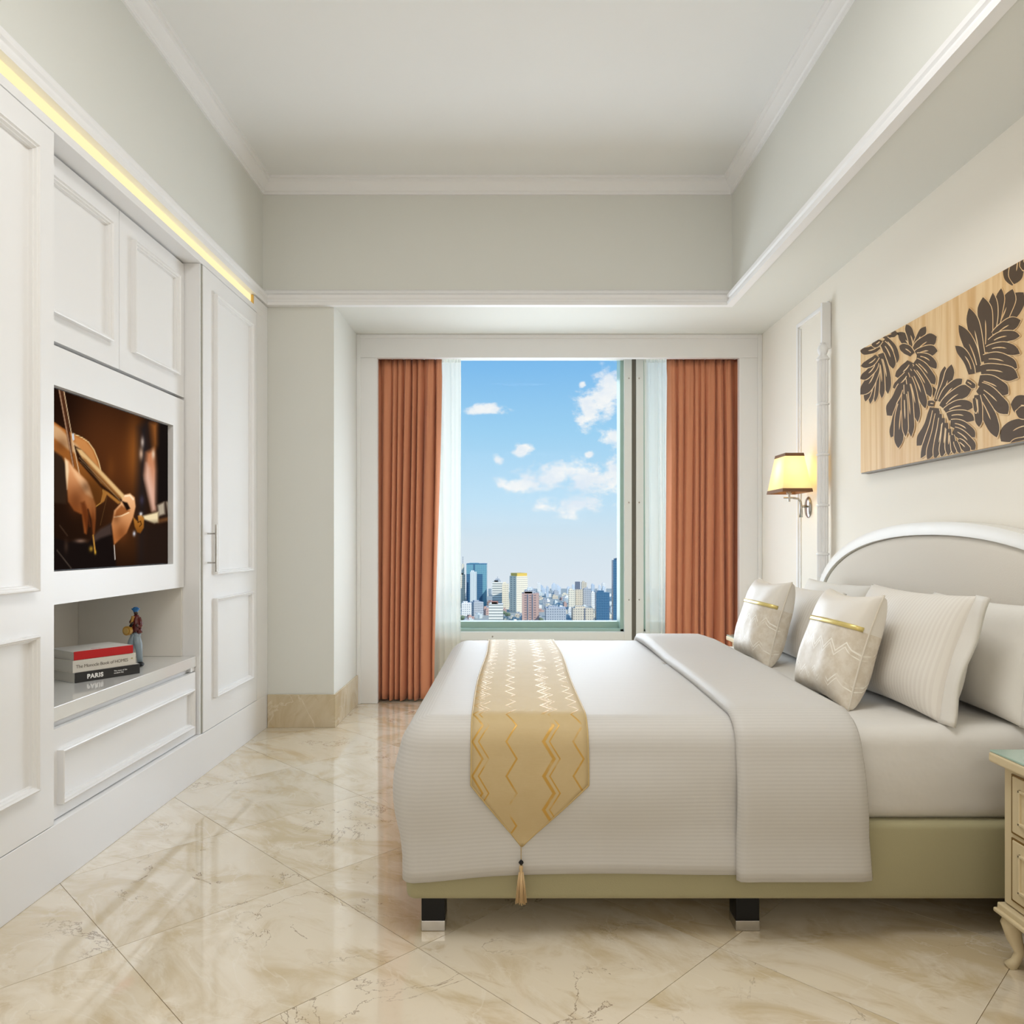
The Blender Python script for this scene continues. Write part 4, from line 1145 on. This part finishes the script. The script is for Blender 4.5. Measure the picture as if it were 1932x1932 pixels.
# carved wooden panel with monstera leaves
def wood_extra(g, p, out):
    v = g.co.outputs['Object']
    st_ = g.noise(g.vscale(v, (1, 26, 1.1)), 1, 6, .6, .6)
    st2 = g.noise(g.vscale(v, (1, 7, .7)), 1, 4, .5, .8)
    c = g.mix(g.sstep(st_, .35, .7), lin('EBCB9A'), lin('D9AE76'))
    c = g.mix(g.m('MULTIPLY', g.sstep(st2, .5, .7), .35), c, lin('C2935A'))
    g.set(p.inputs['Base Color'], c)
M_wood = mat('pale_wood', 'E2BE8A', .5, spec=.3, extra=wood_extra)
M_leaf = mat('dark_stained_wood', '54422F', .6, spec=.25)
art = thing('wall_panel_art', 'pale wood wall panel carved with dark tropical leaves, above the headboard', 'wall art', (1.73, 3.09, 1.49))
AX = 1.712
MB().box(AX, XR - .001, 2.46, 3.72, 1.489, 2.10).build('board', M_wood, art, bevel=.002)
MB().box(AX + .003, XR - .002, 2.463, 3.717, 1.484, 1.489).build('edge_strip', mat('grey_edge2', '8F8B84', .6), art)
def ap(cx, cy):                     # drawing position on the panel: (y along the wall, z)
    px = 1600 + cx / 4.199; py = 460 + cy / 4.2
    s = (px - VX) / AX
    return Vector((F / s, HC - (py - HZ) / s))
def inpanel(y, z): return min(max(y, 2.462), 3.718), min(max(z, 1.491), 2.098)
LV = [0]
def leaf(name_seed, lobes, wdef):
    """one leaf: raised dark blades, each parted from the one beneath by a strip of bare wood"""
    lb = MB(); vb = MB(); LV[0] = 0
    def blade(A, Cc, B, wd, grow, x, target, side):
        n_ = 16; vs = []
        for k in range(n_ + 1):
            t = .03 + .97 * k / n_
            p = A * (1 - t) ** 2 + Cc * 2 * t * (1 - t) + B * t * t
            tg = ((Cc - A) * (1 - t) + (B - Cc) * t).normalized(); nn = Vector((-tg.y, tg.x))
            w_ = wd * .5 * (.36 + .72 * math.sin(PI * min(1, t ** .8 * .62 + .14))) * (1 + .06 * math.sin(9 * t + wd))
            if t > .74: w_ *= max(0, 1 - ((t - .74) / .26) ** 2.4)
            w_ += grow
            if k == n_: p = p + tg * grow
            for q in (p + nn * w_, p - nn * w_):
                y, z = inpanel(*ap(q.x, q.y)); vs.append((x, y, z))
        fs = [(2 * k, 2 * k + 1, 2 * k + 3, 2 * k + 2) for k in range(n_)]
        target.add(vs, fs)
        if side:                      # thin walls down to the board
            lo = [(AX, v[1], v[2]) for v in vs]
            N_ = len(vs)
            target.add(vs + lo, [f for k in range(n_) for f in ((2 * k, 2 * k + 2, N_ + 2 * k + 2, N_ + 2 * k), (2 * k + 1, N_ + 2 * k + 1, N_ + 2 * k + 3, 2 * k + 3))])
    for L in lobes:
        (b0x, b0y, tx, ty) = L[:4]; wd = (L[4] if len(L) > 4 else wdef) * 1.28; bend = L[5] if len(L) > 5 else .12
        A, B = Vector((b0x, b0y)), Vector((tx, ty)); d_ = B - A
        Cc = (A + B) / 2 + Vector((-d_.y, d_.x)) * bend
        LV[0] += 1; x = AX - .0006 - .00014 * LV[0]
        blade(A, Cc, B, wd, 6.5, x, vb, False)
        blade(A, Cc, B, wd, 0, x - .00006, lb, True)
        if wd > 40:                   # incised vein
            P0 = A * .72 + Cc * .26 + B * .02
            A2 = A + (Cc - A) * .3; B2 = A * .16 + Cc * .48 + B * .36
            blade(A2, (A2 + B2) / 2 + (Cc - (A + B) / 2) * .3, B2, 8, 0, x - .0001, vb, False)
    o = lb.build('leaf', M_leaf, art, recalc=False)
    vb.build('vein', M_wood, o, recalc=False)
    return o
leaf(0, [(285, 745, 395, 715, 40, -.25), (290, 750, 388, 945, 52, -.16), (270, 780, 360, 990, 48, -.14), (258, 860, 318, 1190, 46, -.08), (246, 905, 270, 1225, 34, -.06), (236, 960, 215, 1255, 30, -.03),
         (218, 1010, 178, 1270, 30, .02), (205, 1060, 140, 1250, 36, .06), (225, 960, 98, 1195, 60, -.16), (228, 930, 98, 1070, 44, -.2), (236, 885, 105, 968, 42, -.22), (250, 810, 98, 850, 44, -.18), (262, 760, 190, 800, 36, -.3)], 44)
leaf(1, [(520, 865, 400, 700, 56, .1), (522, 860, 462, 635, 44, .1), (535, 855, 618, 655, 44, -.1), (535, 865, 705, 735, 78, -.14), (540, 880, 712, 850, 60, -.18), (540, 890, 702, 990, 52, -.28), (515, 880, 408, 810, 52, .14),
         (500, 930, 376, 1050, 62, -.2), (478, 1020, 358, 1140, 52, -.22), (448, 1110, 312, 1360, 84, -.14), (430, 1240, 342, 1535, 62, -.08), (430, 1260, 402, 1620, 58, .02),
         (528, 925, 692, 1115, 58, -.12), (515, 965, 662, 1215, 50, -.10), (500, 1000, 618, 1305, 48, -.08), (484, 1050, 558, 1412, 44, -.05), (470, 1100, 505, 1530, 44, -.03), (450, 1180, 462, 1530, 34, 0)], 50)
leaf(2, [(700, 1250, 668, 1130, 26, .1), (705, 1250, 768, 970, 50, .1), (720, 1255, 822, 955, 54, .08), (735, 1265, 908, 1070, 62, -.1), (750, 1310, 985, 1140, 74, -.16), (770, 1340, 1003, 1290, 66, -.24), (785, 1375, 1005, 1400, 60, -.26),
         (808, 1420, 1008, 1535, 58, -.24), (832, 1475, 1008, 1640, 54, -.18), (868, 1560, 965, 1655, 44, -.1), (690, 1270, 630, 1265, 34, .1), (690, 1290, 548, 1600, 74, -.18), (705, 1310, 580, 1700, 56, -.12), (725, 1335, 632, 1718, 50, -.08),
         (750, 1370, 690, 1710, 46, -.06), (778, 1410, 745, 1695, 40, -.04), (805, 1460, 800, 1680, 36, 0), (830, 1510, 850, 1668, 30, 0), (855, 1560, 895, 1660, 24, 0)], 50)
leaf(3, [(1185, 680, 1392, 385, 110, -.05), (1160, 705, 1306, 358, 74, .06), (1135, 750, 1216, 352, 54, .05), (1115, 800, 1150, 388, 56, .06), (1085, 870, 1072, 422, 84, .06), (1055, 950, 962, 508, 70, .03), (1035, 1030, 880, 642, 66, .10),
         (985, 1040, 852, 808, 50, .2), (1165, 735, 1372, 605, 70, -.14), (1125, 790, 1366, 730, 62, -.2), (1100, 850, 1366, 872, 66, -.26), (1070, 920, 1345, 985, 82, -.2), (1048, 1010, 1352, 1062, 84, -.16), (1035, 1080, 1275, 1190, 92, -.12),
         (1035, 1130, 1272, 1350, 88, -.1), (1040, 1200, 1186, 1535, 76, -.06), (1028, 1190, 1045, 1452, 48, .0), (940, 1088, 1012, 1142, 34, -.1), (1005, 1220, 1020, 1340, 20, 0)], 60)
leaf(4, [(1290, 60, 1302, 332, 90, .02), (1350, 60, 1318, 320, 80, -.04), (1400, 60, 1390, 210, 40, 0)], 80)
leaf(5, [(1480, 1300, 1290, 1272, 110, .06), (1500, 1330, 1330, 1330, 70, -.1)], 80)
leaf(6, [(1480, 1440, 1214, 1566, 110, .24), (1500, 1550, 1280, 1590, 40, .08)], 80)

# ------------------------------------------------------------------ the city outside, far below
GZ = -121.0
def facade(name, wallc, winc, fh=3.6, fw=3.4, wr=.55, hr=.5, rough=.6, spec=.3, metal=0):
    def ex(g, p, out):
        x, y, z = g.sep(g.co.outputs['Object'])
        a = g.m('FRACT', g.m('DIVIDE', g.m('ADD', x, y), fw)); b = g.m('FRACT', g.m('DIVIDE', z, fh))
        win = g.m('MULTIPLY', g.m('LESS_THAN', a, wr), g.m('LESS_THAN', b, hr))
        nrm = g.sep(g.n('ShaderNodeNewGeometry').outputs['Normal'])[2]
        win = g.m('MULTIPLY', win, g.m('LESS_THAN', nrm, .5))
        g.set(p.inputs['Base Color'], g.mix(win, lin(wallc), lin(winc)))
    return mat(name, wallc, rough, spec=spec, metal=metal, extra=ex)
FA = dict(
    cream=facade('cream_facade', 'F0E6D2', 'B9B3A6'), white=facade('white_facade', 'F2EEE8', 'B4BAC0'), grey=facade('grey_facade', 'B9BDC4', '828C98'),
    teal=facade('teal_glass', '7FAEBB', '6C9DB0', wr=.8, hr=.8, rough=.25), blue=facade('blue_glass', '4E7896', '41688A', wr=.8, hr=.7, rough=.25),
    pale=facade('pale_facade', 'DDE2E0', 'C2CCD0', wr=.4, hr=1.0), pink=facade('pink_facade', 'C9A79C', '8E7A7C', fw=7, wr=.45, hr=.5), haze=facade('haze_tint_facade', 'C3CFDC', 'AAB9CA', wr=.5, hr=.6),  # distance haze is put into the blue-grey colours of both haze facades
    haze2=facade('light_haze_tint_facade', 'D3DBE4', 'BECAD6', wr=.5, hr=.6), beige=facade('beige_facade', 'DDD0BC', 'A39C92'), strip=facade('banded_facade', 'F1ECE2', '9EA39F', fh=4.2, wr=1.0, hr=.45), dark=facade('slate_facade', '747C8C', '666E80'))
M_groundc = mat('city_ground', 'A9ADA8', .9)
M_groof = mat('gold_roof', 'E0BE5A', .5); M_tree = mat('tree_green', '6E7F66', .9)
FOOT = []
def where(px): return 'behind the left sheer' if px < 868 else 'in the left third of the window view' if px < 965 else 'in the middle of the window view' if px < 1070 else 'in the right third of the window view' if px < 1166 else 'right of the window mullion'
def gy(py): return F * (HC - GZ) / (py - HZ)
def tower(name, label, x0, x1, ytop, ybase, m, deep=None, rot=0.0, group=None, add=None, depth=None):
    """building whose base stands on the ground; ybase gives its distance"""
    Y = depth or gy(ybase); s = F / Y
    X0, X1 = (x0 - VX) / s, (x1 - VX) / s; zt = HC - (ytop - HZ) / s
    wd = X1 - X0; dp = deep or wd
    r_ = .5 * math.hypot(wd, dp) if rot else .5 * max(wd, dp) * 1.15
    if group and any(math.hypot((X0 + X1) / 2 - a, Y + dp / 2 - b) < r_ + c + 1 for a, b, c in FOOT): return None
    FOOT.append(((X0 + X1) / 2, Y + dp / 2, r_))
    t = thing(name, label, 'building', ((X0 + X1) / 2, Y + dp / 2, GZ), group)
    def bx(a0, a1, z0, z1, d0=0, d1=1, mm=None, nm='block'):
        b = MB().box(X0 + wd * a0, X0 + wd * a1, Y + dp * d0, Y + dp * d1, z0, z1)
        o = b.build(nm, mm or m, t)
        o.data.transform(Matrix.Translation((X0 + wd / 2, Y + dp / 2, 0)) @ Matrix.Rotation(rot, 4, 'Z') @ Matrix.Translation((-X0 - wd / 2, -Y - dp / 2, 0)))
        return o
    bx(0, 1, GZ, zt, nm='shaft')
    bx(.12, .6, zt, zt + 2.5, .2, .7, nm='roof_house')
    if add: add(bx, zt, s, t)
    return t
def spire(bx, zt, s, t):
    bx(.2, .8, zt, zt + 20 / s, .2, .8, nm='upper_stage'); bx(.42, .58, zt + 20 / s, zt + 34 / s, .4, .6, FA['grey'], 'mast')
tower('slender_tower', 'slender cream spire tower at the left edge of the skyline', 869, 877, 1084, 1146, FA['cream'], add=spire)
def tealadd(bx, zt, s, t):
    bx(-.005, 1.005, zt, zt + 1.5 / s, 0, 1, FA['blue'], 'crown'); bx(.36, .42, zt - 14 / s, zt, -.02, .5, FA['blue'], 'notch')
    bx(.52, .80, GZ, zt - 18 / s, -.01, .5, FA['blue'], 'bay'); bx(0, .18, GZ, zt - 18 / s, -.01, .5, FA['blue'], 'bay')
tower('glass_tower', 'tall teal glass office tower on the left of the skyline', 880, 918, 1065, 1147, FA['teal'], add=tealadd)
tower('slim_tower', 'slim pale tower standing in front of the teal glass tower', 887, 899, 1079, 1150, FA['pale'])
def dome(bx, zt, s, t):
    bx(.2, .85, zt, zt + 3 / s, .2, .8, FA['grey'], 'cap'); bx(.32, .72, zt + 3 / s, zt + 6 / s, .3, .7, FA['grey'], 'cap'); bx(.49, .55, zt + 6 / s, zt + 10 / s, .45, .55, FA['grey'], 'mast')
tower('domed_tower', 'white banded tower with grey stepped cap and mast', 929, 947, 1098, 1150, FA['strip'], add=dome)
tower('cream_tower', 'cream tower adjoining the white banded tower on its right', 947.5, 960, 1101, 1149, FA['cream'])
def goldtop(bx, zt, s, t):
    bx(.08, .98, zt, zt + 5.5 / s, .05, .95, M_groof, 'gold_crown')
tower('gold_topped_tower', 'cream tower with a golden crown in the middle left of the skyline', 966, 991, 1087, 1156, FA['cream'], rot=.55, add=goldtop)
def pinkadd(bx, zt, s, t):
    bx(.15, .8, zt, zt + 6 / s, .2, .8, FA['grey'], 'upper_stage'); bx(.3, .62, zt + 6 / s, zt + 10 / s, .3, .7, FA['pale'], 'penthouse')
    for a in (.30, .58): bx(a, a + .06, GZ, zt - 1 / s, -.03, .1, FA['dark'], 'recess')
tower('apartment_tower', 'pinkish brown apartment tower near the middle of the skyline', 985, 1017, 1120, 1178, FA['pink'], add=pinkadd)
tower('white_block', 'white banded low block below the banded tower', 922, 949, 1140, 1180, FA['strip'], add=lambda bx, zt, s, t: bx(.2, .65, zt, zt + 5 / s, .2, .7, mat('brown_roof', 'A07468', .8), 'roof'))
tower('office_block', 'grey office block at the foot of the teal glass tower', 890, 909, 1136, 1164, FA['grey'], rot=.4)
tower('office_block', 'pale cream office block at the far left above the sill', 871, 889, 1138, 1166, FA['white'])
tower('twin_block', 'cream apartment block left of the dark cube-topped building', 1073, 1085, 1113, 1152, FA['cream'])
def cube(bx, zt, s, t): bx(.0, .62, zt, zt + 14 / s, .1, .9, FA['dark'], 'dark_cube')
tower('cube_topped_block', 'apartment block with a dark cube on its roof', 1086, 1100, 1112, 1151, FA['beige'], add=cube)
tower('terracotta_tower', 'peach tower behind the dark cube-topped block', 1097.5, 1107, 1099, 1142, FA['beige'])
tower('white_tower', 'white and grey apartment block left of the dark blue building', 1101, 1115, 1112, 1150, FA['grey'])
tower('white_slab', 'bright white slab block beside the dark blue building', 1115.5, 1124, 1118, 1150, FA['white'])
tower('blue_block', 'dark blue glass block at the right end of the skyline', 1125, 1150, 1118, 1181, FA['blue'], rot=.0)
def slope(bx, zt, s, t):
    bx(.3, 1, zt, zt + 4 / s, .1, .9, FA['blue'], 'sloped_crown')
tower('blue_tower', 'tall dark blue tower cut off by the window frame on the right', 1157, 1180, 1057, 1180, FA['blue'], add=slope)
tower('grey_apartments', 'grey apartment row at the sill right of the pinkish tower', 1030, 1068, 1148, 1182, FA['grey'])
tower('grey_apartments', 'grey apartment row at the sill left of the dark blue block', 1081, 1120, 1148, 1182, FA['beige'], add=lambda bx, zt, s, t: bx(.55, .6, GZ, zt, -.02, .1, FA['dark'], 'recess'))
rr = random.Random(12)
g1 = 'hazy towers on the horizon'
CN = dict(haze='blue-grey', haze2='pale blue', white='white', cream='cream', beige='beige', grey='grey', pink='pinkish', pale='pale grey')
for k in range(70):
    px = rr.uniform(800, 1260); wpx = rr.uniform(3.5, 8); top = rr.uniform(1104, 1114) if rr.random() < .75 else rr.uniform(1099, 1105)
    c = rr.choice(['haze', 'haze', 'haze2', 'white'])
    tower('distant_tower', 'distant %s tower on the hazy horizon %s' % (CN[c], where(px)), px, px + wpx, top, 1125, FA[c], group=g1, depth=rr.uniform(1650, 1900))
g2 = 'low houses among the city blocks'
for k in range(260):
    py = rr.uniform(1122, 1178); px = rr.uniform(840, 1240); wpx = rr.uniform(5, 13); hpx = rr.uniform(3, 9)
    c = rr.choice(['white', 'white', 'cream', 'beige', 'grey', 'pink', 'pale'])
    tower('low_house', 'low %s house below the skyline %s' % (CN[c], where(px)), px, px + wpx, py - hpx, py, FA[c], group=g2, rot=rr.uniform(-.6, .6))
g3 = 'trees between the city blocks'
M_leafc = [M_tree, mat('tree_yellow', '9A945E', .9)]
for (px, py, r_) in [(873, 1166, 5), (880, 1168, 6), (888, 1168, 6), (895, 1169, 5), (950, 1155, 4), (1072, 1163, 6), (1076, 1167, 5), (1020, 1168, 4), (1123, 1160, 4), (1060, 1146, 4), (913, 1160, 4), (958, 1158, 4)]:
    Y = gy(py + 6); s = F / Y; R_ = r_ / s; X = (px - VX) / s
    if any(math.hypot(X - a, Y - b) < R_ * 1.6 + c for a, b, c in FOOT): continue
    FOOT.append((X, Y, R_ * 1.6))
    t = thing('city_tree', 'clump of green trees between the city blocks %s' % where(px), 'tree', (X, Y, GZ), g3)
    MB().ball((X, Y, GZ + R_ * 1.4), (R_, R_, R_ * .8), 10, 7).ball((X + R_ * .7, Y, GZ + R_ * 1.1), R_ * .7, 10, 7).ball((X - R_ * .6, Y, GZ + R_), R_ * .75, 10, 7).build('crown', M_leafc[1 if px in (1072, 1076) else 0], t, smooth=True)
    MB().tube([(X, Y, GZ), (X, Y, GZ + R_)], R_ * .12, 6).build('trunk', mat('bark', '6B5B4A', .9), t)
tag(MB().box(-1500, 1500, 40, 1960, GZ - 2, GZ).build('city_ground', M_groundc), 'pale ground of the city far below the window', 'ground', kind='structure')

# faint emitters are left to ordinary bounce sampling
for nm in ('screen_picture', 'warm_bulb', 'led_diffuser', 'shade_fabric'):
    MATS[nm].cycles.emission_sampling = 'NONE'
